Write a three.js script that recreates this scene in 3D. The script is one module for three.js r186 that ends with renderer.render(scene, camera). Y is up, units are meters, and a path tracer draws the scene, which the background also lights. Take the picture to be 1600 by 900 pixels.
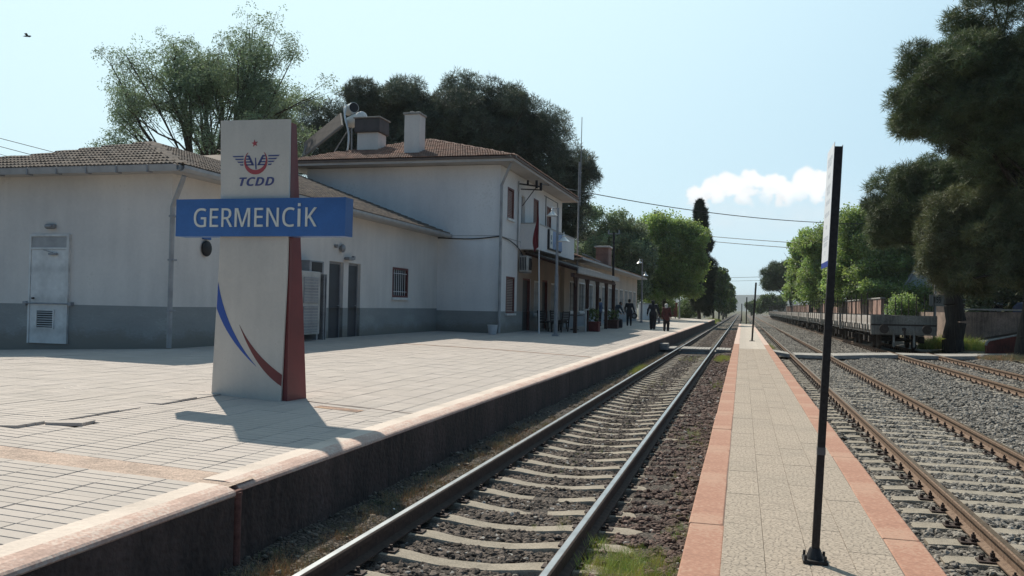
import * as THREE from 'three';
import { mergeGeometries } from 'three/addons/utils/BufferGeometryUtils.js';
import { RoundedBoxGeometry } from 'three/addons/geometries/RoundedBoxGeometry.js';
import { TextGeometry } from 'three/addons/geometries/TextGeometry.js';
import { FontLoader } from 'three/addons/loaders/FontLoader.js';
import { MarchingCubes } from 'three/addons/objects/MarchingCubes.js';

// ---------- camera, sky, sun, exposure ----------
const scene = new THREE.Scene();
const camera = new THREE.PerspectiveCamera(36.87, 16 / 9, 0.05, 9000);
camera.rotation.order = 'YXZ';
camera.position.set(0, 1.31, 0);
camera.rotation.set(0.02022, 0.26098, 0.02);
scene.add(camera);
const SUN_DIR = new THREE.Vector3(-0.575, 1, -0.745).normalize();
const sun = new THREE.DirectionalLight(new THREE.Color(1, 0.925, 0.80), 5.0);
sun.name = 'sun';
sun.position.copy(SUN_DIR).multiplyScalar(140).add(new THREE.Vector3(0, 0, -45));
sun.target.position.set(0, 0, -45);
sun.castShadow = true;
sun.shadow.mapSize.set(4096, 4096);
Object.assign(sun.shadow.camera, { left: -90, right: 90, top: 90, bottom: -90, near: 1, far: 400 });
scene.add(sun); scene.add(sun.target);
const renderer = new THREE.WebGLRenderer({ antialias: true });
renderer.shadowMap.enabled = true;
renderer.toneMapping = THREE.LinearToneMapping;
renderer.toneMappingExposure = 1.05;

// ---------- random numbers and noise ----------
let seedState = 12345;
function rnd() { seedState |= 0; seedState = (seedState + 0x6D2B79F5) | 0; let t = Math.imul(seedState ^ (seedState >>> 15), 1 | seedState); t = (t + Math.imul(t ^ (t >>> 7), 61 | t)) ^ t; return ((t ^ (t >>> 14)) >>> 0) / 4294967296; }
const rr = (a, b) => a + (b - a) * rnd();
const hash = (x, y, s = 0) => { let h = Math.imul(x | 0, 374761393) ^ Math.imul(y | 0, 668265263) ^ Math.imul(s | 0, 1274126177); h = Math.imul(h ^ (h >>> 13), 1274126177); return ((h ^ (h >>> 16)) >>> 0) / 4294967296; };
const mod = (a, n) => ((a % n) + n) % n;
function vn(x, y, per, s = 0) { const xi = Math.floor(x), yi = Math.floor(y), fx = x - xi, fy = y - yi, u = fx * fx * (3 - 2 * fx), v = fy * fy * (3 - 2 * fy); const a = mod(xi, per), b = mod(xi + 1, per), c = mod(yi, per), d = mod(yi + 1, per); return (hash(a, c, s) * (1 - u) + hash(b, c, s) * u) * (1 - v) + (hash(a, d, s) * (1 - u) + hash(b, d, s) * u) * v; }
function fbm(u, v, per, oct = 4, s = 0) { let a = 0.5, t = 0, n = 0; for (let i = 0; i < oct; i++) { t += a * vn(u * per, v * per, per, s + i * 7); n += a; a *= 0.5; per *= 2; } return t / n; }
const clamp = (x, a = 0, b = 1) => Math.min(b, Math.max(a, x));
const sstep = (a, b, x) => { const t = clamp((x - a) / (b - a)); return t * t * (3 - 2 * t); };
const lerp = (a, b, t) => a + (b - a) * t;

// ---------- sky ----------
{
  const W = 4096, H = 2048, data = new Float32Array(W * H * 4);
  const zen = [0.04, 0.25, 0.57], haze = [0.79, 1.02, 1.08], hor = [0.79, 0.965, 1.02];
  const D = 180 / Math.PI;
  const puffs = [[-2.6, 7.3, 1.0], [-1.9, 7.7, 0.95], [-1.2, 8.1, 1.05], [-0.4, 8.0, .8], [0.45, 8.25, 1.0], [1.2, 8.0, 1.0], [1.9, 8.1, .95], [2.6, 7.7, .9], [3.1, 7.4, .7], [3.9, 8.3, .85], [4.7, 8.2, .9], [4.3, 7.5, .7], [-2.9, 6.8, .7], [0, 7.2, .8], [1.2, 7.2, .8]];
  for (let j = 0; j < H; j++) {
    const el = ((j + 0.5) / H - 0.5) * Math.PI, sy = Math.sin(el), cy = Math.cos(el);
    const eld = Math.max(0, el) * D;
    const h = Math.exp(-eld / 11), hh = Math.exp(-eld / 4.5);
    for (let i = 0; i < W; i++) {
      const az = ((i + 0.5) / W - 0.5) * 2 * Math.PI, dx = Math.cos(az) * cy, dz = Math.sin(az) * cy;
      const cosg = clamp(dx * SUN_DIR.x + sy * SUN_DIR.y + dz * SUN_DIR.z, -1, 1), g = Math.acos(cosg) * D;
      const gl = Math.exp(-Math.pow(g / 62, 4));
      const w = 1 - (1 - 0.98 * gl) * (1 - 0.62 * h);
      const k = (j * W + i) * 4;
      let r = lerp(lerp(zen[0], haze[0], w), hor[0], hh * 0.75), gg = lerp(lerp(zen[1], haze[1], w), hor[1], hh * 0.75), b = lerp(lerp(zen[2], haze[2], w), hor[2], hh * 0.75);
      const dim = lerp(1, 0.40, sstep(58, 115, g)) * lerp(1, 0.40, sstep(20, 62, eld));
      r *= dim; gg *= dim; b *= dim;
      if (eld > 3.5 && eld < 11 && el > 0) {
        const a = Math.atan2(dx, -dz) * D;
        if (a > -6 && a < 10) {
          const nx = a * 0.9 + 40, ny = eld * 0.9 + 10;
          const n1 = fbm(nx / 8, ny / 8, 16, 5, 3) - 0.5, n2 = fbm(nx / 8 + 0.37, ny / 8 + .2, 8, 5, 9) - 0.5;
          let d = 0;
          for (const [px, py, pr] of puffs) { const q = Math.hypot((a - px + n2 * 1.3) / 1.05, (eld - py + n1 * 1.3) * (eld > py ? 1.2 : 0.75)) / pr; d = Math.max(d, 1 - q); }
          const al = sstep(0.0, 0.12, d) * sstep(0.10, 0.34, d + n1 * 0.75 + n2 * 0.25) * sstep(5.9, 7.6, eld + n2 * 1.6);
          const veil = 0.25 * Math.exp(-Math.pow((eld - 6) / 1.4, 2)) * sstep(-5, -2, a) * sstep(9, 5, a) * (0.5 + fbm(nx / 8, ny / 4, 8, 4, 5));
          const A = clamp(Math.max(al, veil) * 0.9);
          const lit = 0.97 + 0.12 * clamp(d + n1 * 1.6);
          const sh = 0.9 + 0.12 * sstep(6.2, 8, eld + n1); r = lerp(r, lit * sh, A); gg = lerp(gg, lit * sh * 1.005, A); b = lerp(b, lit * sh * 1.01, A);
        }
      }
      data[k] = r; data[k + 1] = gg; data[k + 2] = b; data[k + 3] = 1;
    }
  }
  const t = new THREE.DataTexture(data, W, H, THREE.RGBAFormat, THREE.FloatType);
  t.mapping = THREE.EquirectangularReflectionMapping; t.magFilter = THREE.LinearFilter; t.needsUpdate = true;
  scene.background = t; scene.environment = t;
}

// ---------- textures and materials ----------
function tex(size, f) {
  const d = new Uint8Array(size * size * 4);
  for (let j = 0; j < size; j++) for (let i = 0; i < size; i++) { const c = f((i + 0.5) / size, (j + 0.5) / size), k = (j * size + i) * 4; const g = typeof c === 'number'; for (let q = 0; q < 3; q++) d[k + q] = 255 * clamp(g ? c : c[q]); d[k + 3] = 255; }
  const t = new THREE.DataTexture(d, size, size, THREE.RGBAFormat);
  t.wrapS = t.wrapT = THREE.RepeatWrapping; t.magFilter = THREE.LinearFilter; t.minFilter = THREE.LinearMipmapLinearFilter; t.generateMipmaps = true; t.needsUpdate = true;
  return t;
}
const rep = (t, mx, my = mx) => { const c = t.clone(); c.repeat.set(1 / mx, 1 / my); c.needsUpdate = true; return c; };
function worley(u, v, n, sy, s) { const x = u * n, y = v * n * sy, xi = Math.floor(x), yi = Math.floor(y), m = Math.round(n * sy); let d1 = 9, d2 = 9, id = 0; for (let a = -1; a <= 1; a++) for (let b = -1; b <= 1; b++) { const cx = xi + a, cy = yi + b, hx = mod(cx, n), hy = mod(cy, m), px = cx + hash(hx, hy, s), py = cy + hash(hx, hy, s + 1), d = Math.hypot(px - x, py - y); if (d < d1) { d2 = d1; d1 = d; id = hash(hx, hy, s + 2); } else if (d < d2) d2 = d; } return [d1, d2, id]; }
const T = {
  mottle: tex(512, (u, v) => 0.72 + 0.5 * (fbm(u, v, 4, 6, 1) - 0.5) + 0.14 * (fbm(u, v, 128, 2, 2) - 0.5) + 0.12),
  grit: tex(512, (u, v) => 0.62 + 0.5 * (vn(u * 128, v * 128, 128, 5) - 0.5) + 0.5 * (fbm(u, v, 8, 5, 6) - 0.5) + 0.12),
  plaster: tex(1024, (u, v) => { const st = fbm(u * 1, v * 0.12 + 0.3, 24, 4, 11); const big = fbm(u, v, 3, 5, 12); const f = fbm(u, v, 96, 3, 13); return [0.86 + 0.10 * (st - 0.5) + 0.30 * (big - 0.5) + 0.07 * (f - 0.5) - 0.10 * sstep(0.62, 0.7, big * 0.6 + f * 0.4), 0.86 + 0.10 * (st - 0.5) + 0.28 * (big - 0.5) + 0.07 * (f - 0.5) - 0.10 * sstep(0.62, 0.7, big * 0.6 + f * 0.4), 0.86 + 0.10 * (st - 0.5) + 0.25 * (big - 0.5) + 0.07 * (f - 0.5) - 0.11 * sstep(0.62, 0.7, big * 0.6 + f * 0.4)]; }),
  dadoTex: tex(1024, (u, v) => { const big = fbm(u, v, 4, 5, 131), f = fbm(u, v, 60, 3, 132), e = 0.30 + 0.16 * (fbm(u, 0.3, 10, 4, 133) - 0.3); const d = v < 0.9 ? sstep(e + 0.1, e - 0.1, v + 0.1 * (f - 0.5)) * 0.75 : 0; const k = 0.86 + 0.28 * (big - 0.5) + 0.1 * (f - 0.5) + 0.10 * sstep(0.6, 0.66, big * 0.55 + f * 0.45); return [lerp(k, 0.62, d), lerp(k, 0.55, d), lerp(k, 0.47, d)]; }),
  tileface: tex(512, (u, v) => 0.84 + 0.2 * (fbm(u, v, 3, 4, 111) - 0.5) + 0.12 * (fbm(u, v, 100, 2, 112) - 0.5)),
  crackle: tex(1024, (u, v) => { const w = fbm(u, v, 16, 3, 21) - 0.5; const [a, b, id] = worley(u + w * 0.03, v + w * 0.05, 20, 2, 22); const e = sstep(0.0, 0.25, b - a); return clamp(0.36 + 0.42 * e + 0.12 * (id - 0.5) + 0.3 * (fbm(u, v, 64, 3, 23) - 0.5) + 0.14 * (fbm(u, v, 3, 3, 24) - 0.5)); }),
  paintSoft: tex(1024, (u, v) => { const n = fbm(u, v, 4, 6, 61), f = fbm(u, v, 90, 4, 62), q = sstep(0.50, 0.70, n * 0.55 + f * 0.45); return [lerp(1.0, 0.98, q), lerp(0.9, 1.28, q), lerp(0.87, 1.36, q)].map(x => x * (0.92 + 0.45 * (f - 0.5) + 0.4 * (n - 0.5)) * 0.95); }),
  rough: tex(512, (u, v) => fbm(u, v, 16, 6, 31)),
  fine: tex(512, (u, v) => fbm(u, v, 64, 4, 32)),
  gravel: tex(1024, (u, v) => { const [a, b, id] = worley(u, v, 40, 1, 41); const e = sstep(0.0, 0.22, b - a); const k = (0.35 + 0.65 * id) * (0.35 + 0.65 * e); return [k, k * 0.98, k * 0.95]; }),
  gravelH: tex(1024, (u, v) => { const [a, b, id] = worley(u, v, 40, 1, 41); return clamp(sstep(0, 0.5, b - a) * (0.5 + 0.5 * id)); }),
  dirt: tex(1024, (u, v) => { const n = fbm(u, v, 6, 6, 51), f = fbm(u, v, 80, 3, 52), p = fbm(u, v, 12, 4, 53); const g = sstep(0.52, 0.66, p); const k = 0.55 + 0.9 * (n - 0.5) + 0.55 * (f - 0.5); return [k * lerp(1, 1.25, g), k * lerp(0.95, 1.12, g), k * lerp(0.88, 0.8, g)]; }),
  paint: tex(1024, (u, v) => { const n = fbm(u, v, 5, 6, 61), f = fbm(u, v, 60, 4, 62), q = sstep(0.46, 0.62, n * 0.7 + f * 0.3); return [lerp(1.0, 0.92, q), lerp(0.82, 1.18, q), lerp(0.78, 1.2, q)].map(x => x * (0.8 + 0.4 * (f - 0.5)) * 0.95); }),
  rust: tex(512, (u, v) => { const n = fbm(u, v, 10, 5, 71), f = fbm(u, v, 70, 3, 72); const k = 0.7 + 0.8 * (n - 0.5) + 0.4 * (f - 0.5); return [k, k * lerp(0.8, 1.0, n), k * lerp(0.7, 1, n)]; }),
  wall_dirty: tex(1024, (u, v) => { const st = fbm(u * 1, v * 0.1, 40, 4, 81), n = fbm(u, v, 5, 6, 82), f = fbm(u, v, 64, 3, 83); const k = 0.62 + 0.75 * (n - 0.5) + 0.5 * (st - 0.5) + 0.35 * (f - 0.5); const w = sstep(0.66, 0.74, n * 0.6 + f * 0.4); return [k + w * .5, k * 0.95 + w * .5, k * 0.92 + w * .5]; }),
  bark: tex(512, (u, v) => { const s = fbm(u, v * 0.25, 24, 4, 91), f = fbm(u, v, 32, 3, 92); return clamp(0.25 + 0.9 * s * s + 0.35 * (f - 0.5)); }),
};
function mat(c, o = {}) {
  const p = { color: new THREE.Color().setRGB(...c), roughness: o.r ?? 0.9, metalness: o.m ?? 0 };
  if (o.map) p.map = rep(o.map, ...(Array.isArray(o.s) ? o.s : [o.s ?? 1]));
  if (o.bump) { p.bumpMap = rep(o.bump, ...(Array.isArray(o.bs) ? o.bs : [o.bs ?? o.s ?? 1])); p.bumpScale = o.bh ?? 0.003; }
  if (o.double) p.side = THREE.DoubleSide;
  if (o.trans) { p.transmission = o.trans; p.thickness = 0; p.side = THREE.DoubleSide; return new THREE.MeshPhysicalMaterial(p); }
  return new THREE.MeshStandardMaterial(p);
}
const M = {
  plaster: mat([0.78, 0.735, 0.685], { map: T.plaster, s: 5, bump: T.fine, bs: 1.2, bh: 0.002 }),
  plasterCool: mat([0.86, 0.84, 0.82], { map: T.plaster, s: 6, bump: T.fine, bs: 1.2, bh: 0.002 }),
  dado: mat([0.34, 0.345, 0.335], { map: T.dadoTex, s: [3.7, 1.5], bump: T.fine, bs: 1.2, bh: 0.002 }),
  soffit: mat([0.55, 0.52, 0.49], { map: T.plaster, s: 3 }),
  gutter: mat([0.40, 0.40, 0.40], { map: T.mottle, s: 0.8, r: 0.6 }),
  white: mat([0.76, 0.76, 0.74], { map: T.mottle, s: 0.7, r: 0.55 }),
  whiteMetal: mat([0.7, 0.7, 0.7], { r: 0.35, m: 0.2 }),
  darkDoor: mat([0.05, 0.055, 0.065], { map: T.mottle, s: 0.6, r: 0.5 }),
  dark: mat([0.02, 0.02, 0.022], { r: 0.6 }),
  glassDark: mat([0.03, 0.035, 0.04], { r: 0.12 }),
  redFrame: mat([0.17, 0.05, 0.045], { map: T.mottle, s: 0.5, r: 0.6 }),
  brownPost: mat([0.07, 0.03, 0.024], { map: T.rust, s: 0.4, r: 0.7 }),
  greyMetal: mat([0.33, 0.34, 0.36], { map: T.mottle, s: 0.5, r: 0.5, m: 0.3 }),
  acWhite: mat([0.5, 0.49, 0.46], { map: T.mottle, s: 0.6, r: 0.6 }),
  steelDark: mat([0.035, 0.033, 0.035], { map: T.rust, s: 0.2, r: 0.55, m: 0.3 }),
  railSide: mat([0.085, 0.055, 0.042], { map: T.rust, s: 0.35, r: 0.85 }),
  railRust: mat([0.235, 0.165, 0.115], { map: T.rust, s: 0.35, r: 0.85 }),
  railTop: mat([0.40, 0.42, 0.44], { map: T.mottle, s: 0.5, r: 0.36, m: 0.85 }),
  railTopRust: mat([0.24, 0.19, 0.13], { map: T.rust, s: 0.5, r: 0.42, m: 0.6 }),
  sleeper: mat([0.36, 0.31, 0.245], { map: T.grit, s: 0.8, bump: T.fine, bs: 0.3, bh: 0.002 }),
  sleeperR: mat([0.36, 0.315, 0.25], { map: T.grit, s: 0.8, bump: T.fine, bs: 0.3, bh: 0.002 }),
  fastener: mat([0.05, 0.032, 0.027], { r: 0.8, m: 0.2 }),
  concrete: mat([0.42, 0.40, 0.37], { map: T.grit, s: 1.1, bump: T.fine, bs: 0.4, bh: 0.002 }),
  coping: mat([0.71, 0.60, 0.515], { map: T.mottle, s: 1.4, bump: T.rough, bs: 0.5, bh: 0.004 }),
  nosing: mat([0.65, 0.50, 0.425], { map: T.paintSoft, s: 1.3, bump: T.rough, bs: 0.4, bh: 0.004 }),
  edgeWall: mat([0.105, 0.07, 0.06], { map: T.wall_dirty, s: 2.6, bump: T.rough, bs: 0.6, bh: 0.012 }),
  redKerb: mat([0.43, 0.245, 0.172], { map: T.paintSoft, s: 1.7, bump: T.rough, bs: 0.5, bh: 0.003 }),
  islandBody: mat([0.25, 0.2, 0.17], { map: T.wall_dirty, s: 2 }),
  stamped: [0, 1, 2].map(k => mat([[0.53, 0.435, 0.345], [0.545, 0.447, 0.355], [0.515, 0.425, 0.338]][k], { map: T.crackle, s: [0.83, 0.83], bump: T.crackle, bs: 0.83, bh: 0.005 })),
  islandPale: mat([0.56, 0.49, 0.42], { map: T.mottle, s: 1.2 }),
  tiles: [0, 1, 2, 3].map(k => mat([[0.54, 0.473, 0.422], [0.555, 0.485, 0.433], [0.52, 0.456, 0.408], [0.548, 0.48, 0.432]][k], { map: T.tileface, s: 1.1 + k * 0.17 })),
  tileBed: mat([0.16, 0.14, 0.125], { map: T.grit, s: 0.7 }),
  farPaving: mat([0.53, 0.48, 0.43], { map: T.mottle, s: 2.2 }),
  dirt: mat([0.19, 0.155, 0.12], { map: T.dirt, s: 2.3, bump: T.rough, bs: 0.8, bh: 0.02 }),
  dirtRed: mat([0.56, 0.415, 0.33], { map: T.grit, s: 1.1, bump: T.rough, bs: 0.5, bh: 0.012 }),
  bed: mat([0.20, 0.185, 0.165], { map: T.gravel, s: 2.1, bump: T.gravelH, bs: 2.1, bh: 0.03 }),
  bedBrown: mat([0.15, 0.12, 0.1], { map: T.gravel, s: 1.9, bump: T.gravelH, bs: 1.9, bh: 0.03 }),
  land: mat([0.12, 0.12, 0.065], { map: T.dirt, s: 9 }),
  asphalt: mat([0.10, 0.10, 0.10], { map: T.grit, s: 1.7 }),
  stone: mat([1, 1, 1], { r: 0.95 }),
  roofTile: [0, 1, 2].map(k => mat([[0.21, 0.165, 0.135], [0.165, 0.137, 0.12], [0.25, 0.195, 0.16]][k], { map: T.mottle, s: 0.35 })),
  roofRed: [0, 1, 2].map(k => mat([[0.27, 0.15, 0.11], [0.22, 0.135, 0.105], [0.32, 0.185, 0.14]][k], { map: T.mottle, s: 0.35 })),
  ridge: mat([0.36, 0.30, 0.255], { map: T.mottle, s: 0.5 }),
  ridgePale: mat([0.55, 0.48, 0.42], { map: T.mottle, s: 0.5 }),
  roofSheet: mat([0.17, 0.13, 0.11], { map: T.mottle, s: 0.7 }),
  bark: mat([0.14, 0.115, 0.09], { map: T.bark, s: [0.8, 2.4], bump: T.bark, bs: [0.8, 2.4], bh: 0.03 }),
  blue: mat([0.04, 0.15, 0.43], { map: T.mottle, s: 1.5, r: 0.42 }),
  letter: mat([0.68, 0.68, 0.62], { r: 0.5 }),
  totemWhite: mat([0.66, 0.61, 0.54], { map: T.plaster, s: 2.2, r: 0.5 }),
  totemRed: mat([0.20, 0.035, 0.035], { map: T.mottle, s: 1.3, r: 0.5 }),
  logoBlue: mat([0.06, 0.07, 0.2], { r: 0.5 }),
  logoRed: mat([0.36, 0.055, 0.065], { r: 0.5 }),
  swooshBlue: mat([0.02, 0.075, 0.33], { r: 0.5 }),
  leaf: mat([0.09, 0.14, 0.035], { r: 0.85, trans: 0.45 }),
  leafBright: mat([0.25, 0.35, 0.10], { r: 0.85, trans: 0.65 }),
  leafGrey: mat([0.20, 0.265, 0.15], { r: 0.85, trans: 0.5 }),
  needle: mat([0.10, 0.135, 0.06], { r: 0.8, trans: 0.3 }),
  needleBlue: mat([0.105, 0.13, 0.095], { r: 0.8, trans: 0.25 }),
  cypress: mat([0.038, 0.05, 0.032], { r: 0.9, double: true }),
  grass: mat([0.29, 0.37, 0.085], { r: 0.85, trans: 0.35 }),
  dryGrass: mat([0.36, 0.30, 0.18], { r: 0.9, double: true }),
  hill: mat([0.07, 0.10, 0.11], { map: T.dirt, s: 300 }),
};

for (const k of ['leaf', 'leafBright', 'leafGrey', 'needle', 'needleBlue', 'cypress']) M[k].vertexColors = true;
// ---------- geometry helpers ----------
const V = (x, y, z) => new THREE.Vector3(x, y, z);
function metric(g) { // texture coordinates in metres
  g = g.index ? g.toNonIndexed() : g;
  if (!g.attributes.normal) g.computeVertexNormals();
  for (const k of Object.keys(g.attributes)) if (!['position', 'normal', 'uv'].includes(k)) g.deleteAttribute(k);
  const p = g.attributes.position, uv = new Float32Array(p.count * 2), a = V(0, 0, 0), b = V(0, 0, 0), c = V(0, 0, 0);
  for (let i = 0; i + 2 < p.count; i += 3) {
    a.fromBufferAttribute(p, i); b.fromBufferAttribute(p, i + 1); c.fromBufferAttribute(p, i + 2);
    const n = b.clone().sub(a).cross(c.clone().sub(a)), x = Math.abs(n.x), y = Math.abs(n.y), z = Math.abs(n.z);
    [a, b, c].forEach((q, k) => { uv[(i + k) * 2] = x > y && x > z ? q.z : q.x; uv[(i + k) * 2 + 1] = y >= x && y >= z ? q.z : q.y; });
  }
  g.setAttribute('uv', new THREE.BufferAttribute(uv, 2));
  return g;
}
const merge = (list) => mergeGeometries(list.map(metric));
const box = (x, y, z, w, h, d) => new THREE.BoxGeometry(w, h, d).translate(x, y, z);
const rbox = (x, y, z, w, h, d, r = 0.01) => new RoundedBoxGeometry(w, h, d, 1, Math.min(r, w / 2.1, h / 2.1, d / 2.1)).translate(x, y, z);
const b2 = (x0, x1, y0, y1, z0, z1) => box((x0 + x1) / 2, (y0 + y1) / 2, (z0 + z1) / 2, x1 - x0, y1 - y0, z1 - z0);
function tube(a, b, r0, r1 = r0, n = 8) {
  a = Array.isArray(a) ? V(...a) : a; b = Array.isArray(b) ? V(...b) : b;
  const d = b.clone().sub(a), L = d.length();
  return new THREE.CylinderGeometry(r1, r0, L, n).translate(0, L / 2, 0).applyQuaternion(new THREE.Quaternion().setFromUnitVectors(V(0, 1, 0), d.normalize())).translate(a.x, a.y, a.z);
}
function bar(a, b, w, h = w) { // square bar
  a = V(...a); b = V(...b); const d = b.clone().sub(a), L = d.length();
  return new THREE.BoxGeometry(w, h, L).applyMatrix4(new THREE.Matrix4().lookAt(b, a, V(0, 1, 0.0001))).translate((a.x + b.x) / 2, (a.y + b.y) / 2, (a.z + b.z) / 2);
}
function curveTube(pts, r, n = 24, rs = 6) { return new THREE.TubeGeometry(new THREE.CatmullRomCurve3(pts.map(p => V(...p))), n, r, rs); }
function tri(list) { const g = new THREE.BufferGeometry(); g.setAttribute('position', new THREE.Float32BufferAttribute(list.flat(), 3)); g.computeVertexNormals(); return g; }
const quad = (a, b, c, d) => tri([a, b, c, a, c, d]);
function fan(pts) { const l = []; for (let i = 1; i + 1 < pts.length; i++) l.push(pts[0], pts[i], pts[i + 1]); return tri(l); }
function shapeGeo(pts, depth, holes = []) {
  const s = new THREE.Shape(pts.map(p => new THREE.Vector2(...p)));
  for (const h of holes) s.holes.push(new THREE.Path(h.map(p => new THREE.Vector2(...p))));
  return new THREE.ExtrudeGeometry(s, { depth, bevelEnabled: false });
}
const rect = (x0, x1, y0, y1) => [[x0, y0], [x1, y0], [x1, y1], [x0, y1]];

// ---------- scene objects ----------
const used = new Map();
function numbered(n) { const k = used.get(n) || 0; used.set(n, k + 1); return k ? `${n}_${String(k).padStart(3, '0')}` : n; }
function tag(o, label, category, group, kind) { o.userData = {}; if (label) o.userData.label = label; if (category) o.userData.category = category; if (group) o.userData.group = group; if (kind) o.userData.kind = kind; return o; }
function thing(name, label, category, pos = [0, 0, 0], turn = 0, group) { const g = new THREE.Group(); g.name = numbered(name); g.position.set(...pos); g.rotation.y = turn; scene.add(g); return tag(g, label, category, group); }
function part(name, geos, m, parent, extra) {
  const g = Array.isArray(geos) ? merge(geos) : metric(geos);
  const o = new THREE.Mesh(g, m); o.name = name; o.castShadow = o.receiveShadow = true; parent.add(o);
  if (extra) Object.assign(o.userData, extra);
  return o;
}
function struct(name, geos, m, label) { const o = part(numbered(name), geos, m, scene); o.userData = { kind: 'structure' }; if (label) o.userData.label = label; return o; }
function structGroup(name, label) { const g = new THREE.Group(); g.name = numbered(name); g.userData = { kind: 'structure' }; if (label) g.userData.label = label; scene.add(g); return g; }
function place(name, geo, m, parent, pos, rot) { const o = new THREE.Mesh(geo, m); o.name = name; o.castShadow = o.receiveShadow = true; if (pos) o.position.set(...pos); if (rot) o.rotation.set(...rot); parent.add(o); return o; }
function copyOf(o, label, pos, turn) { const c = o.clone(); c.name = numbered(o.name.replace(/_\d{3}$/, '')); c.userData = { ...o.userData, label }; if (pos) c.position.set(...pos); if (turn !== undefined) c.rotation.y = turn; scene.add(c); return c; }
function instanced(name, geo, m, mats, parent, kind, colors) {
  const o = new THREE.InstancedMesh(metric(geo), m, mats.length); mats.forEach((x, i) => o.setMatrixAt(i, x)); if (colors) colors.forEach((c, i) => o.setColorAt(i, c));
  o.name = name; o.castShadow = o.receiveShadow = true; if (kind) o.userData.kind = kind; parent.add(o); return o;
}
function foliage(name, geo, m, mats, parent, colors) { // many small leaves as one real mesh
  geo = metric(geo); const P = geo.attributes.position.array, N = geo.attributes.normal.array, n = P.length / 3, pos = new Float32Array(P.length * mats.length), nor = new Float32Array(P.length * mats.length), col = new Float32Array(P.length * mats.length), v = V(0, 0, 0), nm = new THREE.Matrix3();
  mats.forEach((M4, k) => { const e = M4.elements, c = colors[k]; nm.getNormalMatrix(M4); for (let i = 0; i < n; i++) { const o = (k * n + i) * 3, x = P[i * 3], y = P[i * 3 + 1], z = P[i * 3 + 2]; pos[o] = e[0] * x + e[4] * y + e[8] * z + e[12]; pos[o + 1] = e[1] * x + e[5] * y + e[9] * z + e[13]; pos[o + 2] = e[2] * x + e[6] * y + e[10] * z + e[14]; v.set(N[i * 3], N[i * 3 + 1], N[i * 3 + 2]).applyMatrix3(nm).normalize(); nor[o] = v.x; nor[o + 1] = v.y; nor[o + 2] = v.z; col[o] = c.r; col[o + 1] = c.g; col[o + 2] = c.b; } });
  const g = new THREE.BufferGeometry(); g.setAttribute('position', new THREE.BufferAttribute(pos, 3)); g.setAttribute('normal', new THREE.BufferAttribute(nor, 3)); g.setAttribute('color', new THREE.BufferAttribute(col, 3));
  const o = new THREE.Mesh(g, m); o.name = name; o.castShadow = o.receiveShadow = true; parent.add(o); return o;
}
const MX = (p, q, s) => new THREE.Matrix4().compose(p, q, s);
const QE = (x, y, z) => new THREE.Quaternion().setFromEuler(new THREE.Euler(x, y, z));

// height of the left platform surface
const EDGE = -3.5;
function ph(x) { if (x > EDGE) return 0; if (x > -6.5) return 0.04 * (EDGE - x); if (x > -12.1) return 0.12 + 0.0185 * (-6.5 - x); return Math.max(0.0, 0.2236 - 0.037 * (-12.1 - x)); }

// ---------- ground and hills ----------
struct('ground', [b2(-3000, 3000, -1.2, -0.86, -4200, 400)], M.land);
function bedHeight(x, z) {
  const n = (fbm(x * 0.11 + 5, z * 0.11 + 50, 64, 3, 101) - 0.5) * 0.09;
  let y;
  if (x < -2.95) y = lerp(-0.56, -0.60, (x + 3.6) / 0.65);
  else if (x < -1.05) y = -0.672;
  else if (x < -0.3) y = 0.012 * Math.sin(z * 2.1) + lerp(-0.60, -0.555, (x + 1.05) / 0.75) - 0.055 * Math.exp(-Math.pow((z + 7.9) / 1.0, 2));
  else if (x < 1.25) y = -0.62;
  else if (x < 1.9) y = -0.73;
  else if (x < 4.0) y = -0.705;
  else if (x < 5.7) y = -0.705 + 0.13 * sstep(4.0, 5.6, x) + 0.06 * Math.sin((x - 4) / 1.7 * Math.PI);
  else if (x < 8.2) y = -0.575;
  else y = -0.57 + 0.25 * sstep(8.2, 10, x);
  return y + n * (x > -2.95 && x < -1.05 || x > 1.9 && x < 4 ? 0.35 : 1);
}
function sheet(x0, x1, zs, nx, f) {
  const pos = [], idx = [];
  for (const z of zs) for (let i = 0; i <= nx; i++) { const x = lerp(x0, x1, i / nx); pos.push(x, f(x, z), z); }
  for (let j = 0; j + 1 < zs.length; j++) for (let i = 0; i < nx; i++) { const a = j * (nx + 1) + i, b = a + nx + 1; idx.push(a, a + 1, b, a + 1, b + 1, b); }
  const g = new THREE.BufferGeometry(); g.setAttribute('position', new THREE.Float32BufferAttribute(pos, 3)); g.setIndex(idx); g.computeVertexNormals(); 
  const uv = []; for (let i = 0; i < pos.length; i += 3) uv.push(pos[i], pos[i + 2]); g.setAttribute('uv', new THREE.Float32BufferAttribute(uv, 2));
  return g;
}
const zsNear = []; for (let z = 4; z > -60; z -= 0.3) zsNear.push(z); for (let z = -60; z > -460; z -= 4) zsNear.push(z);
function rawStruct(name, g, m, label) { const o = new THREE.Mesh(g, m); o.name = numbered(name); o.receiveShadow = o.castShadow = true; o.userData = { kind: 'structure' }; if (label) o.userData.label = label; scene.add(o); return o; }
rawStruct('track_bed', sheet(-3.56, -0.3, zsNear, 18, bedHeight), M.bedBrown);
rawStruct('track_bed', sheet(1.1, 9.6, zsNear, 34, bedHeight), M.bed);
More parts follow.
